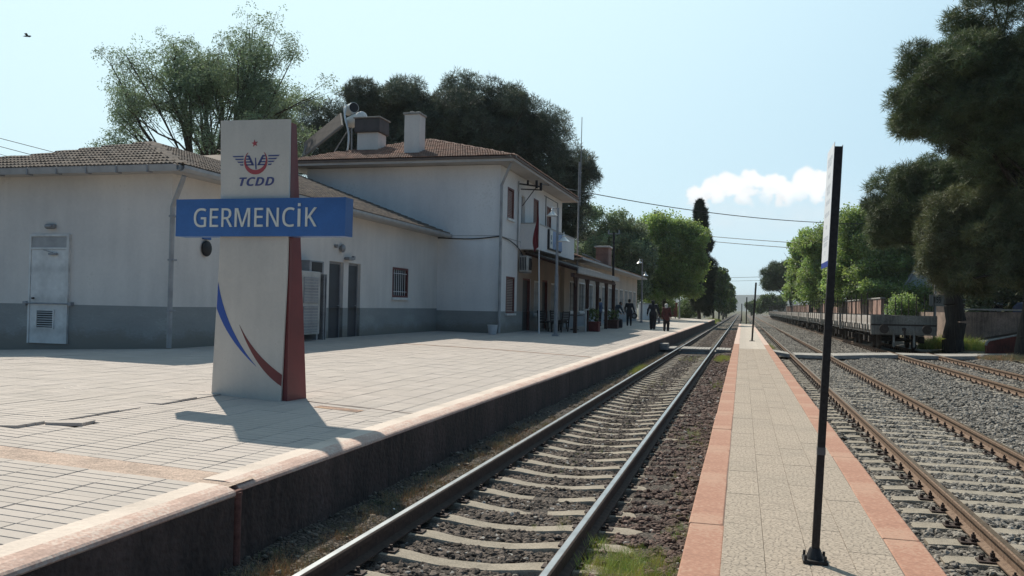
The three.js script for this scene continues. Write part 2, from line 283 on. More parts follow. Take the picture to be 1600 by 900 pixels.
rawStruct('bank', sheet(9.5, 60, zsNear, 16, (x, z) => -0.33 + 0.5 * sstep(10, 18, x) * sstep(-45, -60, z) + (fbm(x * 0.1, z * 0.1 + 40, 64, 3, 7) - 0.5) * 0.12), mat([0.17, 0.15, 0.085], { map: T.dirt, s: 3.1, bump: T.rough, bs: 1, bh: 0.02 }));
{ // hills on the horizon
  const g = new THREE.PlaneGeometry(4200, 900, 120, 20); g.rotateX(-Math.PI / 2);
  const p = g.attributes.position;
  for (let i = 0; i < p.count; i++) { const x = p.getX(i), z = p.getZ(i); const e = Math.exp(-Math.pow(z / 260, 2)); p.setY(i, -6 + e * (38 + 70 * fbm(x / 4200 + 0.5, z / 2000 + 0.5, 9, 5, 17)) * sstep(2100, 1500, Math.abs(x))); }
  g.computeVertexNormals(); g.translate(-100, 0, -3300);
  const o = rawStruct('hills', g, M.hill);
}

// ---------- railway tracks ----------
function railGeo(x, y, z0, z1) { // rail with its head top at y
  const pr = [[-0.07, -0.16], [0.07, -0.16], [0.07, -0.148], [0.012, -0.128], [0.009, -0.055], [0.035, -0.04], [0.036, -0.008], [0.028, -0.0], [-0.028, -0.0], [-0.036, -0.008], [-0.035, -0.04], [-0.009, -0.055], [-0.012, -0.128], [-0.07, -0.148]];
  return shapeGeo(pr, z0 - z1).translate(x, y, z1);
}
function sleeperGeo(dip, flat) {
  const L = 1.22, n = 14, pos = [], idx = [];
  for (let i = 0; i <= n; i++) {
    const x = -L + 2 * L * i / n, a = Math.abs(x);
    const e = i === 0 || i === n ? 0.02 : 0, top = flat ? -e * 0.5 : -dip * sstep(0.62, 0.15, a) + 0.012 * sstep(0.5, 0.95, a) - e;
    const w = flat ? 0.11 : lerp(0.085, 0.105, sstep(0.2, 0.7, a));
    const ring = [[-0.14, -0.2], [-w - 0.008, top - 0.012], [-w, top], [w, top], [w + 0.008, top - 0.012], [0.14, -0.2]];
    for (const [z, y] of ring) pos.push(x, y, z);
  }
  for (let i = 0; i < n; i++) for (let k = 0; k < 5; k++) { const a = i * 6 + k, b = a + 6; idx.push(a, a + 1, b, a + 1, b + 1, b); }
  for (const s of [0, n]) { const o = s * 6; const f = s ? [[0, 1, 5], [1, 4, 5], [1, 2, 4], [2, 3, 4]] : [[0, 5, 1], [1, 5, 4], [1, 4, 2], [2, 4, 3]]; for (const t of f) idx.push(o + t[0], o + t[1], o + t[2]); }
  const g = new THREE.BufferGeometry(); g.setAttribute('position', new THREE.Float32BufferAttribute(pos, 3)); g.setIndex(idx);
  return metric(g.toNonIndexed());
}
const sleeperCurved = sleeperGeo(0.045, false), sleeperFlat = sleeperGeo(0, true);
for (const g of [sleeperCurved, sleeperFlat]) g.computeVertexNormals();
const clipBig = merge([rbox(0, 0.008, 0, 0.15, 0.016, 0.13, 0.004), rbox(0.045, 0.03, 0, 0.06, 0.022, 0.07, 0.006), tube([0.04, 0.04, 0], [0.04, 0.075, 0], 0.02, 0.02, 6), tube([0.04, 0.06, 0], [0.04, 0.095, 0], 0.011, 0.009, 6), tube([-0.045, 0.015, 0], [-0.045, 0.05, 0], 0.02, 0.018, 6)]);
const clipSmall = merge([rbox(0, 0.006, 0, 0.1, 0.012, 0.11, 0.004), rbox(0.02, 0.022, 0, 0.05, 0.02, 0.06, 0.006), tube([0.0, 0.02, 0], [0.0, 0.05, 0], 0.016, 0.014, 6)]);
function track(name, label, cx, top, zs, opt) {
  const t = structGroup(name, label);
  for (const s of [-1, 1]) {
    const r = part('rail', railGeo(cx + s * 0.753, top, opt.z0, opt.z1), opt.side, t);
    part('running_surface', b2(cx + s * 0.753 - 0.023, cx + s * 0.753 + 0.023, top + 0.0005, top + 0.0025, opt.z1, opt.z0), opt.topm, r);
  }
  const far = [];
  zs.forEach((z, i) => {
    const y = top - 0.172;
    const turn = rr(-0.01, 0.01), dx = rr(-0.015, 0.015), dy = rr(-0.008, 0.006);
    if (i < opt.n) place('sleeper', opt.geo, opt.sm, t, [cx + dx, y + dy, z], [0, turn, rr(-0.004, 0.004)]);
    else far.push(opt.geo.clone().rotateY(turn).translate(cx + dx, y + dy, z));
  });
  if (far.length) part('distant_sleepers', far, opt.sm, t, { kind: 'stuff' });
  const left = [];
  zs.forEach((z, i) => {
    if (i >= opt.nf) return;
    for (const s of [-1, 1]) for (const o of [-1, 1]) {
      const g = opt.clip, x = cx + s * 0.753 + o * 0.125, y = top - 0.168;
      const p = [x, y, z], rot = [0, o > 0 ? Math.PI : 0, 0];
      if (i < opt.np) place('rail_fastener', g, M.fastener, t, p, rot); else left.push(g.clone().rotateY(rot[1]).translate(...p));
    }
  });
  if (left.length) part('distant_fasteners', left, M.fastener, t, { kind: 'stuff' });
  return t;
}
const zlist = (z0, z1, d) => { const a = []; for (let z = z0; z > z1; z -= d) a.push(z); return a; };
track('railway_track', 'track beside the station platform with shiny rails and sagging concrete sleepers', -1.985, -0.45, zlist(-3.9, -36.9, 0.6).concat(zlist(-42, -160, 0.6)), { z0: 3, z1: -460, side: M.railSide, topm: M.railTop, sm: M.sleeper, geo: sleeperCurved, n: 110, nf: 110, np: 40, clip: clipSmall });
track('railway_track', 'middle track right of the island platform with rusty rails and bolted plates', 2.82, -0.52, zlist(-3.6, -37.8, 0.6).concat(zlist(-40.2, -170, 0.6)), { z0: 3, z1: -460, side: M.railRust, topm: M.railTopRust, sm: M.sleeperR, geo: sleeperFlat, n: 130, nf: 150, np: 70, clip: clipBig });
track('railway_track', 'siding at the right on which the flat wagons stand', 7.0, -0.385, zlist(-14, -37.8, 0.6).concat(zlist(-40.2, -80, 0.6)), { z0: 0, z1: -300, side: M.railRust, topm: M.railTopRust, sm: M.sleeperR, geo: sleeperFlat, n: 60, nf: 70, np: 45, clip: clipBig });

// ---------- ballast ----------
{
  const shapes = [0, 1, 2, 3].map(k => { const g = new THREE.IcosahedronGeometry(1, 0), p = g.attributes.position; const m = new Map(); for (let i = 0; i < p.count; i++) { const key = [p.getX(i), p.getY(i), p.getZ(i)].map(a => a.toFixed(3)).join(); if (!m.has(key)) m.set(key, [rr(0.7, 1.2), rr(0.6, 1.15), rr(0.7, 1.2)]); const s = m.get(key); p.setXYZ(i, p.getX(i) * s[0] * 1.15, p.getY(i) * s[1] * 0.72, p.getZ(i) * s[2] * 0.9); } g.computeVertexNormals(); return g; });
  const lists = {};
  const add = (key, x, z, s, col, lift = 0) => { const L = lists[key] ||= [[[], []], [[], []], [[], []], [[], []]]; const k = Math.floor(rnd() * 4); const q = QE(rr(-0.5, 0.5), rr(0, 6.28), rr(-0.5, 0.5)); L[k][0].push(MX(V(x, bedHeight(x, z) + lift + s * rr(-0.1, 0.35), z), q, V(s, s, s))); L[k][1].push(col); };
  const C = (r, g, b) => new THREE.Color().setRGB(r, g, b);
  const sleeperAt = (z, z0, w) => { const q = mod(z0 - z, 0.6); return Math.min(q, 0.6 - q) < w; };
  function field(key, x0, x1, z0, z1, dens, smin, smax, colf, skip) {
    const n = Math.round((x1 - x0) * (z0 - z1) * dens);
    for (let i = 0; i < n; i++) { const x = rr(x0, x1), z = rr(z1, z0); if (skip && skip(x, z)) continue; add(key, x, z, rr(smin, smax), colf(x, z)); }
  }
  const brown = () => { const k = Math.pow(rnd(), 1.5) * 0.105 + 0.045; return rnd() < 0.03 ? C(0.36, 0.34, 0.31) : C(k * 1.32, k * 1.03, k * 0.84); };
  const red = () => { const k = Math.pow(rnd(), 1.4) * 0.09 + 0.045; return rnd() < 0.02 ? C(0.36, 0.33, 0.3) : C(k * 1.5, k * 0.98, k * 0.8); };
  const grey = () => { const k = Math.pow(rnd(), 1.5) * 0.28 + 0.075; return C(k * 1.1, k * 1.0, k * 0.87); };
  const inL = (x, z) => Math.abs(x + 1.985) < 1.3 && sleeperAt(z, -3.9, 0.105) || Math.abs(Math.abs(x + 1.985) - 0.753) < 0.08 || z < -37.6 && z > -41.2;
  const inR = (x, z) => Math.abs(x - 2.82) < 1.2 && sleeperAt(z, -3.6, 0.115) || Math.abs(Math.abs(x - 2.82) - 0.753) < 0.1 || z < -37.7 && z > -40.4;
  const inS = (x, z) => Math.abs(x - 7) < 1.2 && sleeperAt(z, -14, 0.115) || Math.abs(Math.abs(x - 7) - 0.753) < 0.1 || z < -37.7 && z > -40.4;
  field('b', -2.75, -1.2, -3.2, -14, 950, 0.018, 0.036, brown, inL);
  field('b', -2.75, -1.2, -14, -37.5, 520, 0.022, 0.04, brown, inL);
  field('b', -2.75, -1.2, -41, -90, 200, 0.03, 0.055, brown);
  field('b', -3.5, -2.7, -3.4, -40, 130, 0.010, 0.032, () => { const k = Math.pow(rnd(), 1.4) * 0.2 + 0.07; return C(k * 1.22, k, k * 0.78); }, inL);
  field('r', -1.2, -0.36, -3.4, -14, 900, 0.016, 0.034, red, inL);
  field('r', -1.2, -0.36, -14, -38, 480, 0.022, 0.042, red, inL);
  field('r', -1.2, -0.4, -41, -80, 180, 0.03, 0.055, red);
  field('g', 1.2, 4.6, -4.2, -14, 800, 0.02, 0.04, grey, inR);
  field('g', 1.2, 5.8, -14, -37.8, 430, 0.025, 0.045, grey, inR);
  field('g', 4.6, 5.8, -8, -14, 500, 0.025, 0.045, grey);
  field('g', 5.8, 9.4, -14, -37.8, 330, 0.025, 0.048, grey, inS);
  field('g', 1.2, 6, -40.2, -75, 200, 0.035, 0.06, grey);
  field('g', 1.2, 6, -75, -150, 70, 0.05, 0.085, grey);
  const nm = { b: 'dark brown stones between the platform track rails', r: 'reddish brown stones between the track and the island platform', g: 'grey crushed stone around the right-hand tracks' };
  for (const key of ['b', 'r', 'g']) { const g = thing('ballast', nm[key], 'ballast'); g.userData.kind = 'stuff'; lists[key].forEach(([m, c], k) => instanced('stones', shapes[k], M.stone, m, g, 'stuff', c)); }
}

// ---------- island platform ----------
{
  const P = structGroup('island_platform', 'narrow island platform with stamped paving and red painted edges');
  const X0 = -0.365, X1 = 1.235, Y = -0.29, KW = 0.255, Z1 = -107;
  part('body', [b2(X0 + 0.01, X1 - 0.01, -0.8, Y - 0.006, Z1, 3.5)], M.islandBody, P);
  const kerbL = 1.78;
  const kg = metric(rbox(0, 0, 0, KW, 0.11, kerbL - 0.006, 0.014)), far = [];
  let c = 0;
  for (let z = -2.2; z > Z1; z -= kerbL) for (const x of [X0 + KW / 2, X1 - KW / 2]) {
    const p = [x + rr(-0.006, 0.006), Y - 0.055 + rr(-0.004, 0.003), z], ro = rr(-0.004, 0.004);
    if (z > -42) place('kerb_stone', kg, M.redKerb, P, p, [0, ro, 0]); else far.push(kg.clone().translate(...p));
  }
  part('distant_kerb', far, M.nosing, P, { kind: 'stuff' });
  const W = (X1 - X0 - 2 * KW) / 4, g0 = W - 0.0025;
  const tg = []; for (let k = 0; k < 4; k++) { const g = rbox(0, 0, 0, g0, 0.04, 2 * W - 0.002, 0.0025); const m = metric(g); const uv = m.attributes.uv; const ox = rnd(), oy = rnd(); for (let i = 0; i < uv.count; i++) uv.setXY(i, uv.getX(i) + ox, uv.getY(i) + oy); tg.push(m); }
  let n = 0; const rest = [[], [], []], pale = [];
  for (let z = -3.2; z > Z1; z -= 2 * W) for (let i = 0; i < 4; i++) {
    const x = X0 + KW + W * (i + 0.5), p = [x, Y - 0.02 + rr(-0.0018, 0.0018), z], mi = Math.floor(rnd() * 3), q = [rr(-0.002, 0.002), 0, rr(-0.002, 0.002)];
    if (n++ < 300 && z > -37) place('paving_slab', tg[Math.floor(rnd() * 4)], M.stamped[mi], P, p, q);
    else if (z > -37) rest[mi].push(tg[0].clone().translate(...p)); else pale.push(box(p[0], p[1], p[2], g0, 0.04, 2 * W - 0.002));
  }
  rest.forEach((r, k) => r.length && part('more_paving_slabs', r, M.stamped[k], P, { kind: 'stuff' }));
  part('distant_paving_slabs', pale, M.islandPale, P, { kind: 'stuff' });
}

// ---------- station platform ----------
{
  const P = structGroup('platform', 'broad ribbed tile platform in front of the station');
  const prof = [[EDGE + 0.03, -1], [EDGE + 0.03, -0.05]]; for (const x of [-3.7, -6.5, -12.1, -16, -18, -30]) prof.push([x, ph(x) - 0.035]); prof.push([-30, -1]);
  part('base', shapeGeo(prof, 118).translate(0, 0, -114), M.tileBed, P);
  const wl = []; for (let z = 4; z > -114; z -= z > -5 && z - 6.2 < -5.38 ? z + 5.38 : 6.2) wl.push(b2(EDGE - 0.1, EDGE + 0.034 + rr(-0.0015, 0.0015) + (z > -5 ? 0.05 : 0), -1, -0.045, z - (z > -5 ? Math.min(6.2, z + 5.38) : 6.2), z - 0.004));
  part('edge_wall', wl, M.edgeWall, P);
  // coping: flat cream top, sloping worn pinkish outer band
  const copG = (L) => metric(shapeGeo([[EDGE - 0.265, -0.1], [EDGE - 0.265, 0.008], [EDGE - 0.255, 0.012], [EDGE - 0.09, 0.010], [EDGE - 0.09, -0.1]], L).translate(0, 0, -L / 2));
  const nosG = (L) => metric(shapeGeo([[EDGE - 0.0898, -0.1], [EDGE - 0.0898, 0.010], [EDGE - 0.03, 0.000], [EDGE + 0.028, -0.022], [EDGE + 0.04, -0.034], [EDGE + 0.042, -0.055], [EDGE, -0.1]], L).translate(0, 0, -L / 2));
  const cl = 3.1, c1 = copG(cl - 0.002), n1 = nosG(cl - 0.002);
  let z = 3; const far = [], farN = [];
  while (z > -114) {
    const L = z > -5.38 && z - cl < -5.38 ? z + 5.38 : cl, zc = z - L / 2;
    const dx = rr(-0.004, 0.004) + (z > -5.38 ? 0.055 : 0), ro = [0, rr(-0.0012, 0.0012), 0];
    if (z > -60) { place('coping_stone', L === cl ? c1 : copG(L - 0.002), M.coping, P, [dx, 0, zc], ro); place('nosing', L === cl ? n1 : nosG(L - 0.002), M.nosing, P, [dx, 0, zc], ro); }
    else { far.push(c1.clone().translate(0, 0, zc)); farN.push(n1.clone().translate(0, 0, zc)); }
    z -= L; if (Math.abs(z + 5.38) < 0.01) z -= 0.12;
  }
  part('distant_coping', far, M.coping, P, { kind: 'stuff' }); part('distant_nosing', farN, M.nosing, P, { kind: 'stuff' });
  part('drain_pipe', [tube([EDGE + 0.05, -0.66, -5.44], [EDGE + 0.05, -0.05, -5.44], 0.045, 0.045, 8), rbox(EDGE + 0.02, -0.06, -5.44, 0.12, 0.05, 0.11, 0.01)], mat([0.2, 0.09, 0.075], { map: T.rust, s: 0.4 }), P);
  // trench strip filled with reddish dirt
  part('filled_trench', [[EDGE + 0.03, -6.5], [-6.5, -12.1], [-12.1, -15]].map(([a, b]) => quad([b, ph(b) - 0.004, -5.375], [a, ph(a) - 0.004, -5.375], [a, ph(a) - 0.004, -5.745], [b, ph(b) - 0.004, -5.745])), M.dirtRed, P);
  // ribbed tiles
  const S = 0.335;
  const rib = (() => { const l = []; const d = S / 3, w = S - 0.006; for (let k = 0; k < 3; k++) { const zc = -S / 2 + d * (k + 0.5), hw = w / 2, a = d / 2 - 0.004, b = d / 2 - 0.007, y0 = -0.03, y1 = -0.004, y2 = 0; 
    const A = [[-hw, y0, zc - a], [hw, y0, zc - a], [hw, y0, zc + a], [-hw, y0, zc + a]], B = [[-hw, y1, zc - a], [hw, y1, zc - a], [hw, y1, zc + a], [-hw, y1, zc + a]], Cc = [[-hw + 0.003, y2, zc - b], [hw - 0.003, y2, zc - b], [hw - 0.003, y2, zc + b], [-hw + 0.003, y2, zc + b]];
    for (const [U, Wd] of [[A, B], [B, Cc]]) for (let q = 0; q < 4; q++) { const r = (q + 1) % 4; l.push(Wd[q], U[r], U[q], Wd[q], Wd[r], U[r]); }
    l.push(Cc[0], Cc[3], Cc[2], Cc[0], Cc[2], Cc[1]); } return metric(tri(l)); })();
  const rest = [[], [], [], []]; const cand = [];
  const x0 = -3.63;
  for (let j = 0; j < 136; j++) for (let i = 0; i < 42; i++) {
    let zc = -2.2 - S * j; if (zc < -5.5 + S / 2 && zc > -5.9) zc = zc; 
    const shift = zc < -5.6 ? -0.02 : 0;
    const x = x0 - S * (i + 0.5), zz = zc + shift;
    if (zz < -5.5 + 0.02 && zz > -5.72 - 0.02 || zz - S / 2 < -5.5 && zz + S / 2 > -5.5 && false) continue;
    if (x < -12.0 && zz < -16.2) continue;
    if (x < -9.5 && zz < -33.2) continue;
    if (x < -17.2) continue;
    // out of view in the near left corner
    if (x < -3.6 - (-zz) * 1.02 - 1.2) continue;
    const slope = x > -6.5 ? 0.04 : x > -12.1 ? 0.0185 : -0.037;
    cand.push([x, ph(x), zz, slope, Math.hypot(x, zz), x - (i % 7) * 0]);
  }
  cand.sort((a, b) => a[4] - b[4]);
  cand.forEach(([x, y, zz, slope], n) => {
    const row = x < -6.45 && x > -6.79 && zz < -5.8 && zz > -10.5, crack = row && hash(Math.round(zz * 7), 3, 5) > 0.35, broken = x < -6.05 && x > -6.4 && zz < -6.62 && zz > -6.96;
    const lift = crack ? hash(Math.round(zz * 9), 1, 2) * 0.09 : 0;
    const dz = rr(-0.002, 0.002), pos = [x + rr(-0.001, 0.001) - (broken ? 0.03 : 0), y - 0.001 + dz + lift * 0.15 + (broken ? 0.018 : 0), zz + rr(-0.001, 0.001)];
    const rot = [rr(-0.004, 0.004) + (broken ? -0.05 : 0), broken ? 0.35 : rr(-0.002, 0.002), -slope + rr(-0.003, 0.003) + lift + (broken ? 0.05 : 0)];
    const k = Math.floor(rnd() * 4);
    if (n < 299) { place('paving_tile', rib, M.tiles[k], P, pos, rot); }
    else rest[k].push(rib.clone().applyMatrix4(new THREE.Matrix4().compose(V(...pos), QE(...rot), V(1, 1, 1))));
  });
  rest.forEach((r, k) => part('more_paving_tiles', r, M.tiles[k], P, { kind: 'stuff' }));
  // farther paving, where tiles merge, and the strip right behind the coping
  const fp = []; const xs = [-3.62, -6.5, -9.4];
  for (let zf = -47.7; zf > -114; zf -= 3.3) for (let q = 0; q < 2; q++) { const a = xs[q], b = xs[q + 1]; fp.push(quad([b, ph(b) - 0.006, zf], [a, ph(a) - 0.006, zf], [a, ph(a) - 0.006, zf - 3.28], [b, ph(b) - 0.006, zf - 3.28])); }
  part('distant_paving', fp, M.farPaving, P, { kind: 'stuff' });
  // reddish repair line across the platform and a dark joint by the sign pillar
  const line = (pts, w, m, nm) => { const l = []; for (let i = 0; i + 1 < pts.length; i++) { const [a, az] = pts[i], [b, bz] = pts[i + 1]; l.push(quad([b, ph(b) + 0.004, bz + w / 2], [a, ph(a) + 0.004, az + w / 2], [a, ph(a) + 0.004, az - w / 2], [b, ph(b) + 0.004, bz - w / 2])); } part(nm, l, m, P); };
  line([[-3.75, -22.2], [-6.5, -22.4], [-9.5, -22.9]], 0.16, mat([0.42, 0.25, 0.19], { map: T.dirt, s: 1 }), 'repair_line');
  line([[-3.75, -9.6], [-5.2, -9.75]], 0.03, mat([0.12, 0.08, 0.07]), 'open_joint');
  line([[-4.3, -9.35], [-4.9, -9.42]], 0.2, mat([0.45, 0.3, 0.24], { map: T.dirt, s: 1 }), 'worn_patch');
}

// ---------- level crossings for people ----------
{
  const G = structGroup('crossing', 'concrete foot crossing over the platform track');
  let k = 0; const cg = metric(rbox(0, 0, 0, 0.118, 0.09, 2.2, 0.008));
  for (const [a, b, y] of [[-2.62, -1.35, -0.485], [-1.1, -0.4, -0.485], [-3.4, -2.86, -0.49]]) for (let x = a + 0.06; x < b - 0.03; x += 0.126) place('crossing_plank', cg, M.concrete, G, [x, y + rr(-0.005, 0.005), -40 + rr(-0.03, 0.03)], [0, 0, 0]);
  part('bearer', [b2(-3.3, -0.4, -0.72, -0.535, -41.0, -38.95)], M.concrete, G);
  part('step', [rbox(-3.3, -0.36, -38.6, 0.35, 0.28, 0.9, 0.02)], M.concrete, G);
  const H = structGroup('crossing', 'concrete foot crossing over the right-hand tracks');
  const slab = (x0, x1, y0, y1) => metric(shapeGeo([[x0, y0 - 0.14], [x1, y1 - 0.14], [x1, y1], [x0, y0]], 2.0).translate(0, 0, -40.05));
  const list = [[1.28, 1.95, -0.40, -0.50], [2.16, 3.48, -0.51, -0.51], [3.68, 5.0, -0.50, -0.43], [5.01, 6.15, -0.43, -0.385], [6.35, 7.65, -0.38, -0.38], [7.86, 9.2, -0.38, -0.33], [9.21, 12.5, -0.33, -0.22]];
  for (const [a, b, y0, y1] of list) place('crossing_slab', slab(a, b, y0, y1), M.concrete, H);
}
// ---------- grass ----------
{
  const tuft = (n, h, sp, w) => { const l = []; for (let i = 0; i < n; i++) { const a = rr(0, 6.28), r = rr(0, sp), x = Math.cos(a) * r, z = Math.sin(a) * r, hh = h * rr(0.5, 1.1), bx = rr(-0.5, 0.5) * hh, bz = rr(-0.5, 0.5) * hh, t = rr(0, 3.14), wx = Math.cos(t) * w, wz = Math.sin(t) * w; l.push([x - wx, 0, z - wz], [x + wx, 0, z + wz], [x + bx * 0.4, hh * 0.6, z + bz * 0.4], [x - wx * 0.6 + bx * 0.4, hh * 0.6, z - wz * 0.6 + bz * 0.4], [x + wx * 0.6 + bx * 0.4, hh * 0.6, z + wz * 0.6 + bz * 0.4], [x + bx, hh, z + bz]); } return tri(l); };
  const tg = tuft(18, 0.16, 0.07, 0.003), tgF = tuft(18, 0.5, 0.25, 0.012), td = tuft(16, 0.07, 0.08, 0.0025);
  const patch = (label, geo, m, spots, f) => { const L = [], C = []; for (const [x, z, rx, rz, n, s] of spots) for (let i = 0; i < n; i++) { const a = rr(0, 6.28), r = Math.sqrt(rnd()), xx = x + Math.cos(a) * r * rx, zz = z + Math.sin(a) * r * rz; const k = s * rr(0.5, 1.1) * (1.15 - 0.6 * r); L.push(MX(V(xx, f(xx, zz) - 0.01, zz), QE(0, rr(0, 6.28), 0), V(k, k, k))); const q = rr(0.7, 1.25); C.push(new THREE.Color().setRGB(q * rr(0.75, 1.5), q, q * 0.9)); } const o = instanced(numbered('grass'), geo, m, L, scene, 'stuff', C); tag(o, label, 'grass', null, 'stuff'); };
  patch('green grass growing beside the platform track and the island platform', tg, M.grass, [[-0.76, -6.15, 0.4, 0.85, 460, .8], [-1.5, -7.5, .3, .5, 12, .7], [-0.5, -7.6, .15, .6, 30, .6], [-0.6, -5.7, 0.25, 0.5, 60, .6], [-0.85, -6.4, 0.2, 0.3, 50, 1], [-1.08, -6.6, 0.06, 0.6, 22, 1.6], [-0.75, -5.9, 0.3, 0.9, 16, 1.7], [-0.72, -13.3, 0.34, 1.3, 110, .6], [-0.6, -12.3, 0.25, 1.0, 50, .5], [-0.6, -9.5, 0.25, 1.5, 14, .6], [-0.7, -33.5, 0.33, 2.0, 260, 1.3], [-0.6, -22, 0.25, 2.0, 60, .7], [-3.0, -26.5, 0.22, 2.3, 200, 1.1], [-1.9, -17, 0.5, 4, 50, .5], [-2, -11.5, 0.4, 2, 40, .5], [-2.9, -13.5, 0.15, 1.2, 30, .8], [-1.9, -34.5, 0.5, 2, 70, 1], [-2.2, -22, 0.4, 2, 60, .7]], bedHeight);
  patch('low weeds between the island platform and the middle track', tg, M.grass, [[1.42, -16, 0.14, 6, 170, .6], [1.42, -26, 0.15, 5, 140, .8], [1.5, -48, 0.25, 8, 240, 1.2], [1.4, -8, 0.1, 2, 16, .5]], bedHeight);
  patch('dry straw-coloured grass along the foot of the platform wall', td, M.dryGrass, [[-3.1, -5.3, 0.32, 0.9, 360, 1.3], [-3.1, -8, 0.3, 2.0, 560, 1.2], [-3.05, -12, 0.32, 3.0, 560, 1.3], [-3.0, -20, 0.3, 6, 420, 1.3], [-3.05, -30, 0.25, 6, 260, 1.6]], bedHeight);
  const bk = (x, z) => -0.38 + 0.12 * Math.exp(-Math.pow((x - 9.7) / 1.2, 2));
  patch('tall bright green grass in front of the thick pine trunk', tgF, M.grass, [[9.5, -44.8, 1.4, 1.6, 230, 1.5], [10.4, -44, 0.9, 1.2, 120, 1.3]], bk);
  patch('dry yellowish grass mound at the right edge below the thin pines', tgF, M.dryGrass, [[9.9, -36.5, 1.3, 1.2, 300, .55], [11, -37, 1.3, 1.5, 150, .6]], (x, z) => -0.36);
  patch('green verge between the far end of the platform and the track', tgF, M.grass, [[-5.5, -122, 2.0, 8, 300, 1], [-3.8, -118, .6, 4, 60, .7], [-4.5, -140, 1.2, 14, 200, 1.2]], (x, z) => -0.55);
  // litter
  const bits = [[-2.95, -5.85], [-2.98, -5.75], [-2.9, -9.7], [-3.0, -5.25], [-3.05, -7.4], [-2.92, -16.5], [-1.6, -5.1], [-2.25, -5.5]];
  bits.forEach(([x, z], i) => { const l = rr(0.02, 0.06); const o = part(numbered('litter'), metric(new THREE.PlaneGeometry(l * 1.6, l, 2, 2).rotateX(-1.2 + rr(-.3, .3)).rotateY(rr(0, 6)).translate(x, bedHeight(x, z) + 0.045, z)), mat([0.6, 0.62, 0.66], { double: true, r: 0.5 }), scene); tag(o, 'small pale scrap of litter on the ballast by the platform track', 'litter', 'litter along the platform track'); });
}

// ---------- roofs with separate tiles ----------
function pantile(w, L) { // one tile: two rolls, a raised front lip; origin at the middle of the lower edge, +z runs up the slope
  const pos = [], idx = [], N = 8, rows = [[0, 0.04], [L, 0.0]];
  for (const [z, lift] of rows) for (let i = 0; i <= N; i++) { const u = i / N, x = (u - 0.5) * w, y = lift + 0.034 * (0.5 - 0.5 * Math.cos(u * 4 * Math.PI)); pos.push(x, y, z); }
  for (let i = 0; i < N; i++) { const a = i, b = i + N + 1; idx.push(a, b, a + 1, a + 1, b, b + 1); }
  const k = pos.length / 3; for (let i = 0; i <= N; i++) { pos.push(pos[i * 3], pos[i * 3 + 1], 0); } for (let i = 0; i <= N; i++) pos.push(pos[i * 3], pos[i * 3 + 1] - 0.036, 0.004);
  for (let i = 0; i < N; i++) { const a = k + i, b = k + N + 1 + i; idx.push(a, a + 1, b, a + 1, b + 1, b); }
  const g = new THREE.BufferGeometry(); g.setAttribute('position', new THREE.Float32BufferAttribute(pos, 3)); g.setIndex(idx); return metric(g.toNonIndexed());
}
const tileG = pantile(0.215, 0.37);
tileG.computeVertexNormals();
// O: eave point, U: unit vector along the eave, N: normal; inside(s, t) with t measured up the slope
function tileRoof(parent, O, U, N, s0, s1, t1, inside, mats, singles, sheetPts, sheetMat) {
  const up = new THREE.Vector3().crossVectors(N, U).normalize(); if (up.y < 0) up.negate();
  const X = new THREE.Vector3().crossVectors(N, up).normalize();
  const R = new THREE.Matrix4().makeBasis(X, N, up), q = new THREE.Quaternion().setFromRotationMatrix(R);
  const rest = mats.map(() => []); let n = 0; const cand = [];
  for (let t = -0.05, r = 0; t < t1; t += 0.33, r++) for (let s = s0 + 0.11; s < s1; s += 0.212) if (inside(s, t + 0.15)) cand.push([s, t]);
  const rank = cand.map(([s, t]) => O.clone().addScaledVector(U, s).addScaledVector(up, t)).map((p, i) => [p, i]).sort((a, b) => a[0].length() - b[0].length());
  for (const [p] of rank) {
    const k = Math.floor(rnd() * mats.length), pos = p.clone().addScaledVector(N, 0.02 + rr(-0.004, 0.005)), qq = q.clone().multiply(QE(rr(-0.012, 0.012), rr(-0.02, 0.02), rr(-0.012, 0.012)));
    if (n++ < singles) { const o = place('roof_tile', tileG, mats[k], parent); o.position.copy(pos); o.quaternion.copy(qq); } else rest[k].push(tileG.clone().applyMatrix4(new THREE.Matrix4().compose(pos, qq, V(1, 1, 1))));
  }
  rest.forEach((l, k) => l.length && part('more_roof_tiles', l, mats[k], parent, { kind: 'stuff' }));
}
function ridgeRow(parent, a, b, m, r = 0.11, step = 0.36) { // overlapping half-round ridge tiles
  a = V(...a); b = V(...b); const d = b.clone().sub(a), L = d.length(); d.normalize();
  const g0 = metric(new THREE.CylinderGeometry(r * 0.85, r * 1.1, step * 1.12, 8, 1, true, -Math.PI / 2, Math.PI).rotateX(Math.PI / 2));
  const n = Math.max(1, Math.round(L / step));
  for (let i = 0; i < n; i++) { const p = a.clone().addScaledVector(d, (i + 0.5) * L / n); const o = place('ridge_tile', g0, m, parent); o.position.copy(p).y += 0.01 + rr(-0.008, 0.008); o.quaternion.setFromRotationMatrix(new THREE.Matrix4().lookAt(b, a, V(0, 1, 0))); o.rotateZ(rr(-.05, .05)); }
}
M.ridge.side = M.ridgePale.side = THREE.DoubleSide;
